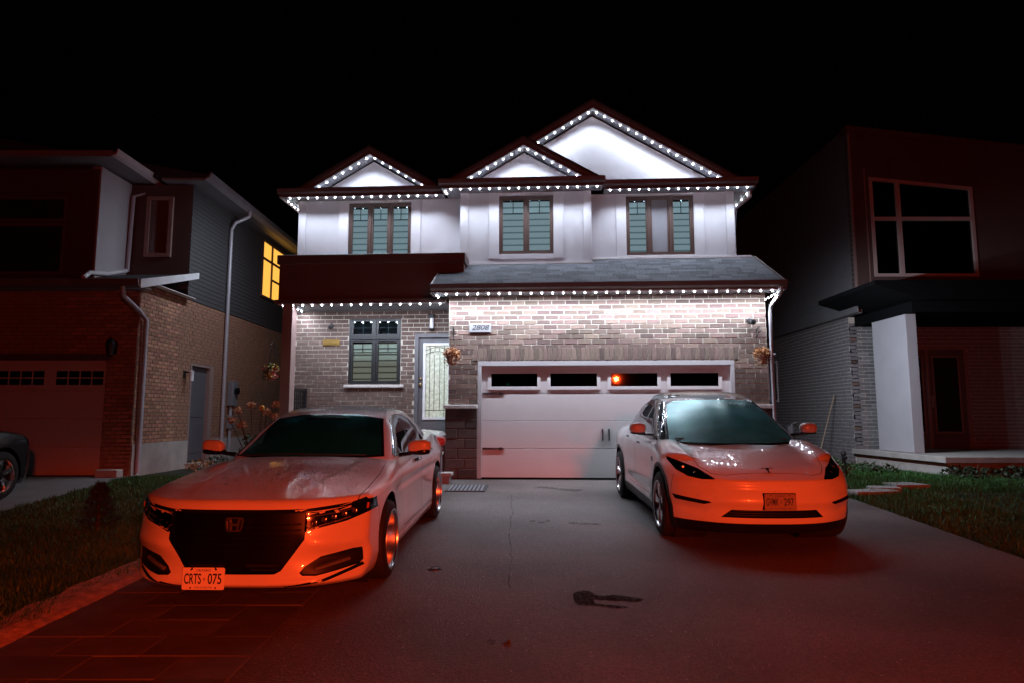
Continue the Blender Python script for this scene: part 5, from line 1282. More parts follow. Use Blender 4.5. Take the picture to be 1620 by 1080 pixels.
    for k in range(n):
        k2 = (k + 1) % n; fs += [(k, k2, n + k2, n + k), (2 * n + k, 2 * n + k2, k2, k), (n + k, n + k2, 3 * n + k2, 3 * n + k)]
    ring.add(vs, fs); ring.fix = True; ring.build('emblem_ring', 'emblem_chrome', em)
    hb = MB()
    for s in (1, -1): hb.prism([(s * .020, -.040), (s * .030, -.040), (s * .046, .041), (s * .030, .041), (s * .022, .006)], 'y', -.009, .004)
    hb.prism([(-.0225, -.010), (.0225, -.010), (.024, .006), (-.024, .006)], 'y', -.0085, .004); hb.build('emblem_letter', 'emblem_chrome', em)
    bk = MB(); bk.prism(i_, 'y', .001, .004); bk.build('emblem_back', 'black_gloss', em)
    em.location = (0, .012, .612); em.rotation_euler = (-.12, 0, 0)
    plate(root, -.185, -.045, .245, 'CRTS 075', 'ONTARIO', 'YOURS TO DISCOVER', tilt=-.05)
    for s in (-.085, .085): MB().box(-.185 + s - .006, -.185 + s + .006, -.044, .02, .305, .335).build('plate_bracket', 'black_iron', root)
    # beads of water on hood and roof
    def drops(fn, n, x0, x1, y0, y1, dens, name='water_drops'):
        xs = RNG.uniform(x0, x1, n * 4); ys = RNG.uniform(y0, y1, n * 4); k = RNG.random(n * 4) < dens(xs, ys); xs, ys = xs[k][:n], ys[k][:n]
        lo = np.full(len(xs), .5); hi = np.full(len(xs), 1.6)
        for _ in range(30):
            m_ = (lo + hi) / 2; o = fn(xs, ys, m_) > 0; hi = np.where(o, m_, hi); lo = np.where(o, lo, m_)
        mb = MB()
        for x, y, z in zip(xs, ys, lo):
            r = random.uniform(.002, .0048) * (1 + 1.2 * (random.random() < .06)); vs = [(x, y, z + r * .8)]; fs = []
            for i in range(6): a = i * math.pi / 3; vs.append((x + r * .7 * math.cos(a), y + r * .7 * math.sin(a), z + r * .5))
            for i in range(6): a = i * math.pi / 3; vs.append((x + r * math.cos(a), y + r * 1.15 * math.sin(a), z - .001))
            for i in range(6): j = (i + 1) % 6; fs += [(0, 1 + i, 1 + j), (1 + i, 7 + i, 7 + j, 1 + j)]
            mb.add(vs, fs)
        me = mb.mesh(name); me.polygons.foreach_set('use_smooth', [True] * len(me.polygons)); o = link(name, me, 'water', root); o['kind'] = 'stuff'
    drops(f, 3800, -.75, .75, .25, 1.40, lambda x, y: np.clip(.22 + .9 * gauss(x, .22, .28) * gauss(y, .85, .3), 0, 1))
    drops(fcab, 3200, -.56, .56, 2.30, 3.2, lambda x, y: .8 + 0 * x)
    # cabin inside
    mb = MB(); mb.blob((0, 2.02, .90), (.70, .42, .09), (.5, .5)); mb.build('dashboard', 'seat', root, True); seats(root, 2.75, .78, .38)
    mb = MB(); mb.lathe([(.17, -.012), (.182, 0), (.17, .012)], 28, 'y', close=True); sw_ = mb.build('steering_wheel', 'seat', root, True); sw_.location = (.38, 2.42, .93); sw_.rotation_euler = (-.4, 0, 0)
    mb = MB(); mb.blob((0, 2.12, 1.235), (.11, .02, .035), (.5, .5)); mb.build('rear_view_mirror', 'black_gloss', root, True)
    mb = MB(); mb.blob((0, 2.16, 1.29), (.24, .03, .03), (.6, .6)); mb.build('camera_housing', 'black_gloss', root, True)
    for a, b in (((-.62, 1.42, .985), (.02, 1.36, 1.005)), ((-.02, 1.37, .998), (.60, 1.41, .99))):
        mb = MB(); mb.tube([a, b], .007, 5); mb.build('wiper', 'black_iron', root)
    return root
def thing_part(name, root):
    me = bpy.data.meshes.new(name); me.from_pydata([(-.001, .003, -.001), (.001, .003, -.001), (0, .003, .001)], [], [(0, 1, 2)]); o = link(name, me, 'black_gloss', root); return o

# =============================================================== electric crossover on the drive
def crossover():
    root = thing('crossover', 'glossy white crossover with misted windscreen in front of the garage door', 'car', (2.60, 6.68, ground_z(6.68)), 0, worldcoords=False)
    root.rotation_euler = (math.atan(GS), 0, rad(-.5))
    Tc = cub([-.3, .2, .6, 1.0, 1.4, 2.0, 2.8, 3.8, 4.5, 4.8], [.63, .775, .885, .975, 1.04, 1.08, 1.10, 1.13, 1.11, 1.04])
    cr = cub([0, .6, 1.3, 2.0, 3.8, 4.8], [.045, .035, .05, .075, .08, .1])
    Wp = pch([0, .35, .7, 1.0, 1.7, 3.2, 3.8, 4.4, 4.8], [.90, .93, .958, .962, .945, .945, .965, .93, .85])
    gz = pch([.10, .18, .26, .36, .5, .66, .8, .9, 1.0, 1.1, 1.25], [-.08, -.04, -.012, .0, -.004, -.012, -.006, -.012, -.05, -.115, -.24])
    yn = pch([.12, .20, .28, .33, .38, .50, .58, .64, .70, .76, .86], [.17, .11, .055, .04, .03, .0, .0, .012, .05, .13, .32])
    rr = pch([.1, .3, .6, .9, 1.05, 1.15], [4.60, 4.70, 4.75, 4.72, 4.66, 4.56])
    def f(x, y, z):
        a = np.abs(x); T = Tc(y) - cr(y) * (a / .9) ** 2.2
        fx = .76 + .03 * sstep(.4, 1.2, y); T = T + .052 * gauss(a, fx, .15) * sstep(.25, .6, y) * (1 - sstep(1.1, 1.7, y))
        T = T - .012 * gauss(a, .60, .10) * sstep(.25, .5, y) * (1 - sstep(1.1, 1.5, y))
        S = Wp(y) + gz(z) + .02 * (gauss(y, .90, .45) + gauss(y, 3.78, .5)) * gauss(z, .62, .25)
        S = S - .022 * gauss(z, .40, .10) * sstep(1.3, 1.7, y) * (1 - sstep(3.0, 3.5, y))
        F = yn(z) + .46 * (a / .95) ** 2.7
        F = F + .025 * gauss(a, .70, .16) * gauss(z, .62, .05) + .020 * gauss(z, .615, .045) * (1 - sstep(.45, .75, a)) - .014 * gauss(z, .50, .045) - .020 * gauss(z, .700, .022) * (1 - sstep(.40, .62, a)) + .022 * gauss(z, .41, .05) * gauss(a, .78, .12)
        R = rr(z) - .38 * (a / .93) ** 2.8
        h = smax(z - T, a - S, .10); h = smax(h, F - y, .09); h = smax(h, y - R, .1); return smax(h, .15 - z, .03)
    car = Car(f, root, 'white_paint')
    P, F_ = shell(f, 1.3, 3.7, .60, .95, .48, 184, 68, 96, 24); bm = bm_from(P, F_); bm.normal_update()
    AXL = (.89, 3.78); RA = .385
    for ya in AXL:
        for s in (1, -1):
            fc = cut(bm, circle((ya, .375), RA), 'side', lambda m, n: m.x * s > .45); bmesh.ops.delete(bm, geom=fc, context='FACES')
            fc = cut(bm, circle((ya, .375), RA + .045), 'side', lambda m, n: m.x * s > .45); car.detach(bm, fc, 'arch_trim', 'black_trim', norm=.004, skirt=(-s * .05, 0, 0))
    fr8 = lambda m, n: m.y < .85
    # intake
    fc = cut(bm, [(-.51, .335), (.51, .335), (.42, .415), (-.42, .415)], 'front', lambda m, n: m.y < .5); g = car.detach(bm, fc, 'air_intake', 'black_matte', push=(0, .07, 0), skirt=(0, -.071, 0))
    for i in range(3):
        mb = MB(); mb.tube([(t, .085 + .46 * abs(t / .95) ** 2.7, .352 + i * .022) for t in np.linspace(-.45, .45, 11)], .005, 4); mb.build('intake_bar', 'black_trim', g)
    # black valance
    fc = cut(bm, [(-1.3, .05), (1.3, .05), (1.3, .275), (-1.3, .275)], 'front', lambda m, n: m.y < .60); car.detach(bm, fc, 'front_valance', 'black_trim', norm=-.010)
    for s in (1, -1):
        M_ = (lambda p: p) if s > 0 else mirror
        fc = cut(bm, M_([(.60, .475), (.66, .452), (.90, .478), (.925, .525), (.62, .487)]), 'front', lambda m, n: m.y < .8)
        car.detach(bm, [q for q in fc if q.is_valid], 'bumper_vent', 'black_matte', push=(0, .03, 0), skirt=(0, -.031, 0))
        # head lamp
        HP = [(.490, .722), (.56, .700), (.66, .695), (.78, .715), (.865, .765), (.905, .85), (.90, .925), (.85, .925), (.74, .845), (.60, .765)]
        fc = cut(bm, M_(HP), 'front', lambda m, n: m.y < 1.0 and m.x * s > .3)
        hl = car.detach(bm, fc, 'headlight', 'lens_smoke', keep=True, norm=.002); car.detach(bm, fc, 'lamp_housing', 'black_gloss', norm=-.035, parent=hl)
        def onf(x, z):
            lo, hi = 0.0, 1.6
            for _ in range(30):
                m_ = (lo + hi) / 2
                if f(np.array([x]), np.array([m_]), np.array([z]))[0] > 0: lo = m_
                else: hi = m_
            return hi
        for x, z, r in ((.62, .735, .016), (.70, .745, .02), (.79, .785, .024)):
            y = onf(s * x, z); mb = MB(); mb.blob((s * x, y + .025, z), (r, .012, r), (.7, .7), 12, 8); mb.build('reflector', 'lamp_clear', hl, True)
        mb = MB(); mb.tube([(s * x, onf(s * x, z) + .010, z) for x, z in ((.56, .715), (.66, .708), (.78, .728), (.86, .778))], .005, 6); mb.build('light_guide', 'lamp_clear', hl, True)
    inner = bm.copy()
    hood = [(-.44, .175), (.44, .175), (.56, .24), (.645, .40), (.69, .70), (.70, 1.05), (.62, 1.25), (-.62, 1.25), (-.70, 1.05), (-.69, .70), (-.645, .40), (-.56, .24)]
    car.panel(bm, hood, 'top', lambda m, n: n.z > .2 and m.z > .6, 'hood', gap=.006)
    for s in (1, -1):
        sd = lambda m, n, s=s: m.x * s > .45
        fc = cut(bm, [(1.25, .10), (3.42, .10), (3.42, .30), (1.25, .29)], 'side', sd); car.detach(bm, fc, 'rocker_trim', 'black_trim', norm=.002)
        car.panel(bm, [(1.50, .36), (2.52, .35), (2.57, .75), (2.55, 1.3), (1.42, 1.3), (1.40, .80)], 'side', sd, 'front_door', gap=.005)
        car.panel(bm, [(2.527, .35), (3.20, .36), (3.43, .70), (3.62, 1.0), (3.65, 1.3), (2.557, 1.3), (2.577, .75)], 'side', sd, 'rear_door', gap=.005)
        fc = cut(bm, [(.46, .45), (.46, .72), (.465, .72), (.465, .45)], 'side', lambda m, n, s=s: m.x * s > .6)
        if fc: bmesh.ops.delete(bm, geom=fc, context='FACES')
    bm.normal_update(); car.detach(bm, list(bm.faces), 'body', 'white_paint')
    inner.normal_update(); car.detach(inner, list(inner.faces), 'inner_shell', 'liner', norm=-.012); inner.free(); bm.free()
    Zc = pch([.75, 1.0, 1.3, 1.65, 2.0, 2.3, 2.7, 3.15, 3.6, 4.05, 4.4, 4.7], [.92, 1.035, 1.172, 1.325, 1.462, 1.555, 1.612, 1.585, 1.49, 1.335, 1.175, 1.0])
    wy = pch([.9, 1.3, 2.0, 3.0, 3.8, 4.5], [.74, .82, .86, .86, .80, .70])
    def fcab(x, y, z):
        a = np.abs(x); ye = y - .26 * (a / .78) ** 2 * (1 - sstep(2.0, 2.8, y)) + .2 * (a / .7) ** 2 * sstep(3.0, 3.8, y)
        T = Zc(ye) - .045 * (a / .6) ** 2.3
        S = wy(y) - .40 * np.maximum(z - 1.02, -.2) - .16 * np.maximum(z - 1.25, 0)
        return smax(smax(z - T, a - S, .09), .85 - z, .02)
    P, F_ = shell(fcab, 2.3, 3.2, 1.0, .7, .6, 130, 56, 40, 34, -.05, math.pi + .05, False); cb = bm_from(P, F_); cb.normal_update()
    cabc = Car(fcab, root, 'white_paint')
    ws = [(-.775, .985), (.775, .985), (.70, 1.22), (.60, 1.44), (.50, 1.485), (.25, 1.505), (-.25, 1.505), (-.50, 1.485), (-.60, 1.44), (-.70, 1.22)]
    fw_ = lambda m, n: m.y < 2.28
    w2 = cut(cb, [(p[0] * .955, 1.008 + (p[1] - .985) * .935) for p in ws], 'front', fw_)
    cabc.detach(cb, w2, 'windscreen', 'windscreen_misted', f=fcab); cabc.detach(cb, cut(cb, ws, 'front', fw_), 'windscreen_frit', 'black_gloss', f=fcab, norm=.0005)
    # glass roof
    rgp = cut(cb, [(-.54, 2.32), (.54, 2.32), (.54, 3.5), (-.54, 3.5)], 'top', lambda m, n: n.z > .5); cabc.detach(cb, rgp, 'glass_roof', 'black_gloss', f=fcab, norm=.001)
    for s in (1, -1):
        sd = lambda m, n, s=s: m.x * s > .3 and abs(n.x) > .25
        o1 = [(1.48, 1.03), (2.48, 1.05), (2.48, 1.485), (2.25, 1.455), (2.0, 1.37)]
        o2 = [(2.53, 1.05), (3.35, 1.085), (3.72, 1.13), (3.55, 1.28), (3.2, 1.405), (2.85, 1.475), (2.53, 1.49)]
        for p in (o1, o2):
            c_ = (sum(q[0] for q in p) / len(p), sum(q[1] for q in p) / len(p)); gr = [(c_[0] + (q[0] - c_[0]) * 1.04, c_[1] + (q[1] - c_[1]) * 1.10) for q in p]
            cabc.detach(cb, cut(cb, p, 'side', sd), 'side_window', 'side_glass', f=fcab); cabc.detach(cb, cut(cb, gr, 'side', sd), 'window_trim', 'black_gloss', f=fcab, norm=.001)
        for ya in AXL:
            wheel(root, s * .845, ya, .352, .352, .25, .252, s, 'turbine')
            mb = MB(); mb.lathe([(RA + .003, .50), (RA + .003, .86)], 40, 'x', org=(0, ya, .375)); mb.lathe([(.001, .50), (RA + .003, .50)], 40, 'x', org=(0, ya, .375)); mb.v = [(s * a, b, c) for a, b, c in mb.v]; mb.build('wheel_well', 'liner', root)
        mb = MB(); mb.blob((s * 1.055, 1.66, 1.145), (.10, .085, .07), (.75, .75), 26, 14); mr_ = mb.build('mirror', 'white_paint', root, True)
        mb = MB(); mb.tube([(s * .86, 1.70, 1.06), (s * .95, 1.69, 1.068), (s * 1.05, 1.67, 1.08)], [.03, .026, .03], 10, flat=(1.3, .6)); mb.build('mirror_arm', 'black_gloss', mr_, True)
        mb = MB(); mb.blob((s * 1.055, 1.665, 1.09), (.09, .075, .02), (.7, .7), 20, 8); mb.build('mirror_base', 'black_gloss', mr_, True)
        mb = MB(); mb.blob((s * 1.055, 1.742, 1.145), (.085, .008, .056), (.7, .75), 22, 8); mb.build('mirror_glass', 'chrome', mr_, True)
        for y, z in ((2.36, .925), (3.28, .955)):
            lo, hi = .5, 1.1
            for _ in range(26):
                m_ = (lo + hi) / 2
                if f(np.array([m_]), np.array([y]), np.array([z]))[0] > 0: hi = m_
                else: lo = m_
            mb = MB(); mb.box(min(s * (lo - .01), s * (lo + .004)), max(s * (lo - .01), s * (lo + .004)), y - .1, y + .1, z - .013, z + .013, .003); mb.build('door_handle', 'black_trim', root)
        mb = MB(); mb.prism([(1.26, .80), (1.30, .83), (1.36, .83), (1.33, .79), (1.29, .775)], 'x', s * .948, s * .962); mb.build('side_camera', 'black_gloss', root)
    # T emblem on the nose of the hood
    em = MB(); em.prism([(-.055, .018), (-.045, .028), (.045, .028), (.055, .018), (.02, .020), (.012, .012), (.004, -.045), (0, -.055), (-.004, -.045), (-.012, .012), (-.02, .020)], 'y', -.006, .004)
    e_ = em.build('emblem', 'chrome', root); yy = .205; e_.location = (0, yy - .0, float(Tc(np.array([yy]))[0]) + .012); e_.rotation_euler = (-1.05, 0, 0); e_.scale = (1.15, 1, 1.15)
    plate(root, .03, -.022, .505, 'GVMK 297', 'ONTARIO', 'YOURS TO DISCOVER', 'plate_dull', tilt=0.0)
    MB().box(-.13, .19, -.017, .03, .425, .585, .004).build('plate_holder', 'black_matte', root)
    mb = MB(); mb.blob((0, 1.85, .96), (.74, .55, .09), (.5, .5)); mb.build('dashboard', 'seat', root, True); seats(root, 2.6, .95, .40)
    mb = MB(); mb.lathe([(.17, -.012), (.182, 0), (.17, .012)], 28, 'y', close=True); sw_ = mb.build('steering_wheel', 'seat', root, True); sw_.location = (.40, 2.25, 1.08); sw_.rotation_euler = (-.4, 0, 0)
    mb = MB(); mb.blob((0, 2.02, 1.40), (.12, .02, .035), (.5, .5)); mb.build('rear_view_mirror', 'grey_metal', root, True)
    mb = MB(); mb.tube([(-.68, 1.30, 1.045), (-.1, 1.10, 1.04)], .008, 5); mb.build('wiper', 'black_iron', root); mb = MB(); mb.tube([(-.05, 1.11, 1.03), (.62, 1.24, 1.035)], .008, 5); mb.build('wiper', 'black_iron', root)
    return root

# =============================================================== dark car at the edge of the neighbouring drive (nose towards the garage)
def darkcar():
    root = thing('parked_suv', 'dark sport utility vehicle at the picture edge in front of the red lit garage', 'car', (-8.53, 10.96, ground_z(10.04)), math.pi, worldcoords=False)
    Tc = pch([-.3, .1, .3, .7, 1.2, 1.6, 4.6], [.84, .90, .98, 1.05, 1.10, 1.13, 1.15])
    Wp = pch([0, .4, .9, 3.5, 4.6], [.86, .91, .93, .93, .86]); gz = pch([.15, .3, .5, .8, .95, 1.2], [-.06, 0, 0, 0, -.03, -.16]); yn = pch([.15, .3, .5, .8, .9, 1.0], [.15, .05, 0, .02, .06, .16])
    def f(x, y, z):
        a = np.abs(x); T = Tc(y) - .05 * (a / .9) ** 2.5; S = Wp(y) + gz(z) + .02 * gauss(y, .92, .42) * gauss(z, .6, .25); F = yn(z) + .34 * (a / .93) ** 3
        h = smax(z - T, a - S, .08); h = smax(h, F - y, .08); h = smax(h, y - 4.6, .1); return smax(h, .2 - z, .03)
    car = Car(f, root, 'black_paint'); P, F_ = shell(f, 1.3, 3.7, .65, .93, .5, 120, 40, 60, 12); bm = bm_from(P, F_); bm.normal_update()
    for ya in (.92, 3.6):
        for s in (1, -1):
            fc = cut(bm, circle((ya, .38), .40), 'side', lambda m, n: m.x * s > .45); bmesh.ops.delete(bm, geom=fc, context='FACES')
    for s in (1, -1):
        HP = [(.50, .80), (.72, .77), (.90, .80), (.93, .90), (.80, .905), (.52, .875)]
        fc = cut(bm, HP if s > 0 else mirror(HP), 'front', lambda m, n: m.y < .75); hl = car.detach(bm, fc, 'headlight', 'lens', keep=True, norm=.002); car.detach(bm, fc, 'lamp_housing', 'lamp_clear', norm=-.03, parent=hl)
    fc = cut(bm, [(-.48, .45), (.48, .45), (.50, .82), (-.50, .82)], 'front', lambda m, n: m.y < .5); car.detach(bm, fc, 'grille', 'black_trim', push=(0, .03, 0), skirt=(0, -.031, 0))
    car.detach(bm, list(bm.faces), 'body', 'black_paint'); bm.free()
    Zc = pch([1.2, 1.5, 2.1, 2.5, 3.5, 4.3, 4.6], [1.0, 1.15, 1.48, 1.62, 1.66, 1.60, 1.1])
    def fcab(x, y, z):
        a = np.abs(x); T = Zc(y - .15 * (a / .7) ** 2 * (1 - sstep(2, 2.6, y))) - .03 * (a / .6) ** 2; return smax(smax(z - T, a - (.84 - .35 * np.maximum(z - 1.05, -.2)), .07), .9 - z, .02)
    P, F_ = shell(fcab, 2.4, 3.6, 1.05, .7, .55, 80, 30, 30, 14, -.05, math.pi + .05, False); cb = bm_from(P, F_); cb.normal_update(); c2 = Car(fcab, root, 'black_paint')
    fc = cut(cb, [(-.72, 1.12), (.72, 1.12), (.58, 1.50), (-.58, 1.50)], 'front', lambda m, n: n.y < -.2 and m.y < 2.8); c2.detach(cb, fc, 'windscreen', 'side_glass', f=fcab)
    for s in (1, -1):
        fc = cut(cb, [(1.9, 1.12), (2.7, 1.12), (2.7, 1.5), (2.4, 1.47)], 'side', lambda m, n: m.x * s > .3); c2.detach(cb, fc, 'side_window', 'side_glass', f=fcab)
        for ya in (.92, 3.6):
            wheel(root, s * .82, ya, .36, .36, .235, .245, s, 'five'); mb = MB(); mb.lathe([(.402, .5), (.402, .84)], 36, 'x', org=(0, ya, .38)); mb.lathe([(.001, .5), (.402, .5)], 36, 'x', org=(0, ya, .38)); mb.v = [(s * a, b, c) for a, b, c in mb.v]; mb.build('wheel_well', 'liner', root)
        mb = MB(); mb.blob((s * 1.0, 1.9, 1.16), (.10, .07, .07), (.7, .7)); mb.build('mirror', 'black_paint', root, True)
    c2.detach(cb, list(cb.faces), 'roof', 'black_paint', f=fcab); cb.free()
sedan(); crossover(); darkcar()
# ------------------------------------------------------------------ small things on the ground
def stain(name, poly, m, label, dz=.004, cat='stain', group=None):
    # smooth closed outline
    P = [Vector((*p, 0)) for p in poly]; n = len(P); out = []
    for i in range(n):
        a, b, c, d = P[i - 1], P[i], P[(i + 1) % n], P[(i + 2) % n]
        for t in (0, .25, .5, .75): out.append(.5 * ((2 * b) + (c - a) * t + (2 * a - 5 * b + 4 * c - d) * t * t + (3 * b - a - 3 * c + d) * t ** 3))
    mb = MB(); mb.add([(p.x, p.y, ground_z(p.y) + dz) for p in out], [tuple(range(len(out)))]); o = mb.build(name, m); return tag(o, label, cat, group, 'structure')
def gp(x, y):
    """ground point seen at photo pixel (x, y): used once to lay stains out at their real place"""
    k = (y - 660) / FPX; Y = (CAMZ + 12.6 * GS) / (k + GS); return ((x - 810) / FPX * Y, Y)
PUD = [(905, 926), (925, 923), (942, 930), (965, 929), (985, 931), (1010, 935), (1002, 939), (975, 938), (950, 937), (935, 936), (940, 942), (965, 944), (988, 947), (970, 949), (940, 945), (912, 944), (905, 938)]
stain('puddle', [gp(*p) for p in PUD], 'wet_asphalt', 'dark wet patch on the asphalt in front of both cars')
for k_, (cx, cy_, w_) in enumerate(((905, 822, 8), (922, 823, 10), (940, 823.5, 8), (842, 819, 5), (856, 821, 6), (866, 818.5, 4))):
    stain('damp_patch', [gp(cx + w_ * math.cos(a_) * random.uniform(.7, 1.2), cy_ + 1.6 * math.sin(a_) * random.uniform(.6, 1.2)) for a_ in [i_ * .785 for i_ in range(8)]], 'oil_stain', ['faint damp tyre marks on the asphalt beside the crossover wheel', 'faint damp tyre marks on the asphalt between the cars'][k_ // 3], group='damp marks beside the crossover' if k_ < 3 else 'damp marks between the cars')
stain('damp_patch', [gp(*p) for p in ((845, 768), (860, 766), (885, 769), (920, 771), (905, 774), (870, 770))], 'oil_stain', 'dark tyre damp mark in front of the garage door')
stain('damp_patch', [gp(*p) for p in ((770, 997), (778, 994), (788, 998), (779, 1003))], 'oil_stain', 'small round oil spot near the dry leaf')
x, y = gp(692, 890)
t = thing('valve_cover', 'small round metal valve cover set in the asphalt beside the sedan', 'valve cover', (x, y, ground_z(y)))
MB().lathe([(.001, .010), (.045, .010), (.05, .006), (.052, .004), (.066, .006), (.07, .0), (.07, -.02)], 24, org=(x, y, ground_z(y))).build('lid', 'rim_dark', t, True)
MB().lathe([(.047, .012), (.051, .012), (.051, .009), (.047, .009)], 24, org=(x, y, ground_z(y)), close=True).build('rim', 'black_iron', t)
# old seam and hair cracks in the asphalt
def crack(label, pts, w):
    mb = MB(); n = len(pts); P = []
    for i in range(n - 1):
        for k in range(8):
            t = k / 8; P.append((pts[i][0] + (pts[i + 1][0] - pts[i][0]) * t + random.uniform(-.015, .015), pts[i][1] + (pts[i + 1][1] - pts[i][1]) * t))
    vs = []
    for x, y in P: ww = w * random.uniform(.4, 1.2); vs += [(x - ww, y, ground_z(y) + .003), (x + ww, y, ground_z(y) + .003)]
    mb.add(vs, [(2 * i, 2 * i + 1, 2 * i + 3, 2 * i + 2) for i in range(len(P) - 1)]); o = mb.build('asphalt_crack', 'crack_fill'); tag(o, label, 'crack', None, 'structure')
crack('thin dark seam running down the middle of the drive', [(-.02, 10.6), (.0, 9), (-.03, 7.5), (.0, 6.4), (-.03, 5.4)], .006)
crack('hair crack across the asphalt near the crossover', [(3.9, 5.6), (3.3, 5.3), (2.7, 5.35), (2.0, 5.1)], .004)
# doormat
x0, y0 = -.95, 10.95
t = thing('rubber_mat', 'dark grey rubber mat on the drive at the foot of the steps', 'mat', (-.78, 11.2, ground_z(11.2)))
mb = MB(); mb.add([(p, q, ground_z(q) + dz) for dz in (.002, .014) for p, q in ((-1.10, 10.95), (-.44, 10.92), (-.40, 11.72), (-1.0, 11.74))], [(3, 2, 1, 0), (4, 5, 6, 7), (0, 1, 5, 4), (1, 2, 6, 5), (2, 3, 7, 6), (3, 0, 4, 7)]); mb.build('mat_base', 'rubber_mat', t)
for i in range(9):
    s = i / 9; xa = -1.05 + s * .60; mb = MB(); mb.add([(xa + dx, q, ground_z(q) + dz) for dz in (.0145, .019) for dx, q in ((0, 11.0), (.03, 11.0), (.045, 11.68), (.015, 11.68))], [(3, 2, 1, 0), (4, 5, 6, 7), (0, 1, 5, 4), (1, 2, 6, 5), (2, 3, 7, 6), (3, 0, 4, 7)]); mb.build('rib', 'grey_box', t)
# stepping stones by the right lawn
for i, (a, b, w_, d_, rz, lb) in enumerate(((5.72, 10.75, .78, .42, .2, 'pale stepping stone nearest the drive beside the crossover'), (6.12, 11.15, .50, .40, -.15, 'pale stepping stone in the middle of the grass path'), (6.72, 11.55, .62, .50, .1, 'pale stepping stone nearest the concrete porch'))):
    mb = MB(); pl = [(-w_ / 2, -d_ / 2 + .04), (-w_ / 4, -d_ / 2), (w_ / 2 - .03, -d_ / 2 + .02), (w_ / 2, d_ / 4), (w_ / 3, d_ / 2), (-w_ / 2 + .05, d_ / 2 - .03)]
    mb.prism(pl, 'z', -.05, .055); o = mb.build('stepping_stone', 'stone_slab'); o.location = (a, b, ground_z(b)); o.rotation_euler = (0, 0, rz); tag(o, lb, 'stone', 'stepping stones')
o = MB().box(-.22, .22, -.1, .1, -.04, .10, .015).build('kerb_block', 'stone_slab'); o.location = (5.35, 11.3, ground_z(11.3)); tag(o, 'small grey block beside the crossover bumper on the grass', 'block')
# dry leaves
def leaf(label, x, y, r, m, rz):
    mb = MB(); pl = []
    for k in range(20):
        a = 2 * math.pi * k / 20; rr = r * (.55 + .45 * abs(math.cos(2.5 * a))); pl.append((rr * math.cos(a), rr * math.sin(a), .012 + .014 * math.sin(3 * a)))
    mb.add([(0, 0, .006)] + pl, [(0, k + 1, (k + 1) % 20 + 1) for k in range(20)]); mb.tube([(-r * 1.2, 0, .01), (0, 0, .01)], .003, 4); o = mb.build('dry_leaf', m); o.location = (x, y, ground_z(y)); o.rotation_euler = (0, 0, rz); tag(o, label, 'leaf')
leaf('curled dry leaf on the asphalt near the picture bottom', gp(802, 1001)[0], gp(802, 1001)[1], .028, 'stem', .5)
# ------------------------------------------------------------------ plants
def scatter_leaves(mb, c, r, n, s, flat=.7, fill=.35, up=0.3):
    for _ in range(n):
        d = Vector((random.gauss(0, 1), random.gauss(0, 1), random.gauss(0, 1))).normalized(); t = fill + (1 - fill) * random.random() ** .6
        p = Vector((c[0] + d.x * r[0] * t, c[1] + d.y * r[1] * t, c[2] + d.z * r[2] * t)); q = Euler((random.uniform(-1.2, 1.2), random.uniform(-1.2, 1.2), random.uniform(0, 6.3))).to_matrix(); k = s * random.uniform(.6, 1.3)
        vs = [p + q @ Vector(v) * k for v in ((0, -.5, 0), (.32, -.1, .06), (.22, .3, .03), (0, .55, -.05), (-.22, .3, .03), (-.32, -.1, .06))]
        mb.add(vs, [(0, 1, 2, 3), (0, 3, 4, 5)])
def hanging_basket(label, p, n1, mats):
    t = thing('hanging_basket', label, 'plant', tuple(p), 0, 'hanging flower baskets')
    x, y, z = p
    MB().lathe([(.001, z), (.075, z), (.105, z + .15), (.112, z + .155), (.10, z + .16), (.09, z + .14), (.001, z + .14)], 18, org=(x, y, 0)).build('pot', 'pot', t, True)
    for k, m in enumerate(mats):
        mb = MB(); scatter_leaves(mb, (x, y, z + .20), (.17, .15, .11), n1 if k == 0 else n1 // 2, .045 if k == 0 else .035, fill=.3); scatter_leaves(mb, (x + (k - 1) * .07, y - .05, z + .08), (.10, .08, .14), n1 // 4, .04); mb.build('foliage' if k == 0 else 'blossom', m, t)
    for a in (0, 2.1, 4.2):
        mb = MB(); mb.tube([(x + .10 * math.cos(a), y + .10 * math.sin(a), z + .155), (x, y, z + .62)], .003, 4); mb.build('chain', 'black_iron', t)
    return t
hanging_basket('hanging basket of dry rust flowers on the garage brick beside the front door', hw((-2.90, -.28, 2.15)), 260, ['leaf_brown', 'petal_rust', 'petal_rust'])
hanging_basket('hanging basket of dry brown flowers beside the garage downspout', hw((2.84, -.28, 2.12)), 260, ['leaf_brown', 'petal_rust', 'leaf_brown'])
hanging_basket('hanging basket with yellow and red flowers on the porch column', hw((-6.60, .20, 1.92)), 220, ['leaf_green', 'petal_yellow', 'petal_red'])
for lb, u, v, z in (('scrolled iron hook on the garage brick beside the front door', -2.90, 0, 2.72), ('scrolled iron hook on the garage brick beside the downspout', 2.84, 0, 2.69), ('scrolled iron hook on the porch column', -6.60, .415, 2.5)):
    t = thing('plant_hook', lb, 'hook', tuple(hw((u, v, z))), HR, worldcoords=False)
    mb = MB(); mb.tube([(0, -.005, -.12), (0, -.005, .10)], .008, 6); mb.build('hook_plate', 'black_iron', t); mb = MB(); mb.tube([(0, -.01, .06), (0, -.10, .13), (0, -.20, .13), (0, -.27, .08), (0, -.285, .04), (0, -.265, .03)], .007, 6); mb.build('hook_arm', 'black_iron', t, True)
    mb = MB(); mb.tube([(0, -.01, -.08), (0, -.09, -.05), (0, -.13, .03), (0, -.13, .10)], .006, 6); mb.build('hook_scroll', 'black_iron', t, True)
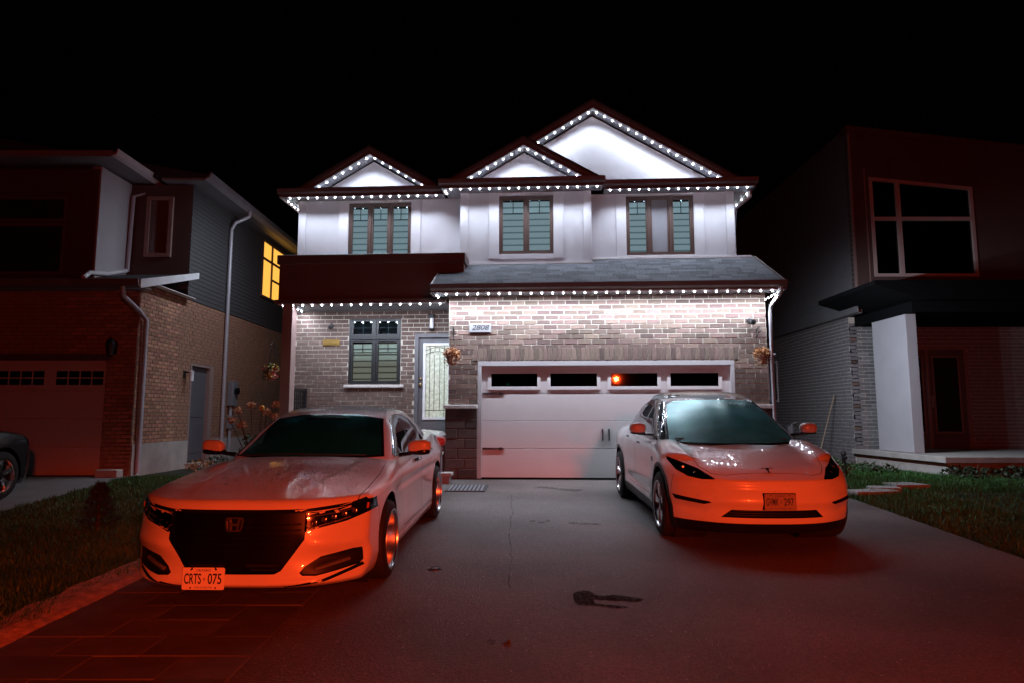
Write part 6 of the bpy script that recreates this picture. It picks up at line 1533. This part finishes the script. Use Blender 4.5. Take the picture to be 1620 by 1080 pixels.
# hydrangea behind the sedan
t = thing('hydrangea', 'hydrangea with dry tan flower heads behind the sedan mirror', 'plant', (-4.25, 11.2, -.02)); HY = [(-4.55, 11.1, 1.27), (-4.42, 11.3, 1.36), (-4.20, 11.2, 1.30), (-4.08, 11.1, 1.24), (-3.98, 11.25, 1.36), (-4.5, 11.15, 1.02), (-3.93, 11.1, 1.16), (-4.70, 11.2, 1.10)]
for i, h in enumerate(HY):
    mb = MB(); mb.tube([(-4.25 + random.uniform(-.08, .08), 11.2, -.02), (-4.25 + (h[0] + 4.25) * .5, 11.2, h[2] * .55), (h[0], h[1], h[2] - .05)], .007, 5); mb.build('stem', 'stem', t)
    mb = MB(); scatter_leaves(mb, h, (.075, .075, .06) if i != 2 else (.05, .05, .04), 90, .04, fill=.45); mb.build('flower_head', 'petal_rust' if i != 2 else 'petal_yellow', t)
mb = MB()
for h in HY:
    for k in range(5): scatter_leaves(mb, (-4.25 + (h[0] + 4.25) * (.3 + .08 * k), 11.2 + random.uniform(-.1, .1), h[2] * (.35 + .065 * k)), (.10, .10, .06), 5, .09)
mb.build('leaves', 'leaf_green', t)
# dwarf evergreen on the left lawn
t = thing('dwarf_conifer', 'small dark dwarf conifer on the lawn beside the sedan', 'shrub', (-4.78, 7.85, ground_z(7.85) - .02)); zb = ground_z(7.85) - .02
mb = MB(); mb.tube([(-4.78, 7.85, zb), (-4.78, 7.85, zb + .42)], [.025, .01], 8); mb.build('trunk', 'stem', t)
mb = MB()
for k in range(2600):
    h = random.random() ** .8; r = (.25 * (1 - h) ** .75 + .03) * (.75 + .25 * math.sin(h * 30 + 2)); a = random.uniform(0, 6.3); rr = r * random.random() ** .4
    p = Vector((-4.78 + rr * math.cos(a), 7.85 + rr * math.sin(a), zb + .03 + h * .52)); d = Vector((math.cos(a) * .7 + random.gauss(0, .3), math.sin(a) * .7 + random.gauss(0, .3), random.uniform(.1, .9))).normalized() * random.uniform(.03, .06); s = Vector((-d.y, d.x, random.gauss(0, .02))).normalized() * .006
    mb.add([p - s, p + s, p + d * .7 + s * .7, p + d], [(0, 1, 2, 3)])
mb.build('crown', 'leaf_dark', t)
# weeds by the right wall and by the left foundation
def weed(label, x, y, n, r, h, s, m='leaf_green', group='weeds'):
    z = ground_z(y) - .02; t = thing('weed_clump', label, 'plant', (x, y, z), 0, group); mb = MB()
    for _ in range(n):
        a = random.uniform(0, 6.3); rr = r * random.random() ** .5; hh = h * random.uniform(.25, 1) * (1 - .4 * rr / r); px, py = x + rr * math.cos(a), y + rr * math.sin(a)
        scatter_leaves(mb, (px, py, z + hh), (.05, .05, .03), 3, s)
    mb.build('leaves', m, t)
    for _ in range(max(6, n // 12)):
        a = random.uniform(0, 6.3); rr = r * random.random() ** .5; st = MB(); st.tube([(x + rr * .6 * math.cos(a), y + rr * .6 * math.sin(a), z), (x + rr * math.cos(a), y + rr * math.sin(a), z + h * random.uniform(.5, 1.1))], .004, 4); st.build('stem', 'stem', t)
weed('leafy green weed clump by the brick wall nearest the crossover lamp', 6.25, 13.4, 110, .50, .34, .085)
weed('loose weed clump along the concrete porch base', 7.6, 14.2, 120, .55, .25, .06, 'leaf_dark')
weed('low weed clump at the front corner of the concrete porch', 8.75, 13.0, 90, .40, .28, .07, 'leaf_dark')
weed('dark ground plant in front of the shaded porch', 10.0, 12.8, 150, .8, .28, .08, 'leaf_dark')
weed('tall weed clump between the crossover and the grey brick house', 7.1, 15.6, 90, .45, .40, .07)
weed('dry weed clump at the foot of the downspout on the orange brick wall', -6.95, 15.0, 80, .30, .28, .05, 'leaf_brown')
weed('dry weeds at the side door step', -7.1, 16.2, 60, .25, .30, .05, 'leaf_dark')
# broom leaning on the grey wall, gas meter, post
t = thing('broom', 'wooden broom leaning against the grey brick wall', 'broom', (8.0, 17.6, 0))
mb = MB(); mb.tube([(8.02, 17.5, .25), (8.62, 17.8, 1.75)], .016, 8); mb.build('handle', 'wood_pole', t); mb = MB(); mb.prism([(7.90, .0), (8.12, .0), (8.06, .30), (7.99, .30)], 'y', 17.46, 17.54); mb.build('brush', 'black_iron', t)
t = thing('gas_meter', 'grey gas meter with pipes on the grey brick wall', 'meter', (8.55, 20.5, 0))
mb = MB(); mb.blob((8.5, 20.5, .75), (.12, .16, .17), (.5, .5)); mb.build('meter_body', 'grey_box', t, True); mb = MB(); mb.tube([(8.5, 20.35, 0), (8.5, 20.35, .95), (8.66, 20.35, 1.0)], .03, 8); mb.build('pipe', 'grey_metal', t, True); mb = MB(); mb.tube([(8.5, 20.7, .8), (8.5, 20.7, .1)], .03, 8); mb.build('pipe', 'grey_metal', t, True); MB().lathe([(.001, -.14), (.08, -.14), (.08, -.10)], 16, 'y', org=(8.5, 20.5, .78)).build('dial', 'sign_face', t)
t = thing('garden_tap_post', 'short black post standing by the grey brick wall', 'post', (7.2, 14.6, -.02)); mb = MB(); mb.lathe([(.001, .42), (.05, .41), (.06, .36), (.04, .33), (.04, -.02)], 12, org=(7.2, 14.6, 0)); mb.build('post_shaft', 'black_iron', t, True); mb = MB(); mb.tube([(7.2, 14.6, .30), (7.2, 14.48, .28)], .03, 8); mb.build('spout', 'black_iron', t)
t = thing('white_panel', 'white slatted panel at the picture edge below the porch', 'panel', (11.15, 13.2, -.02))
for i in range(5): MB().box(11.0, 11.5, 13.2, 13.23, .0 + i * .09, .08 + i * .09, .004).build('slat', 'white_trim', t)
for x in (11.02, 11.40): MB().box(x, x + .05, 13.231, 13.26, -.02, .46).build('batten', 'white_trim', t)
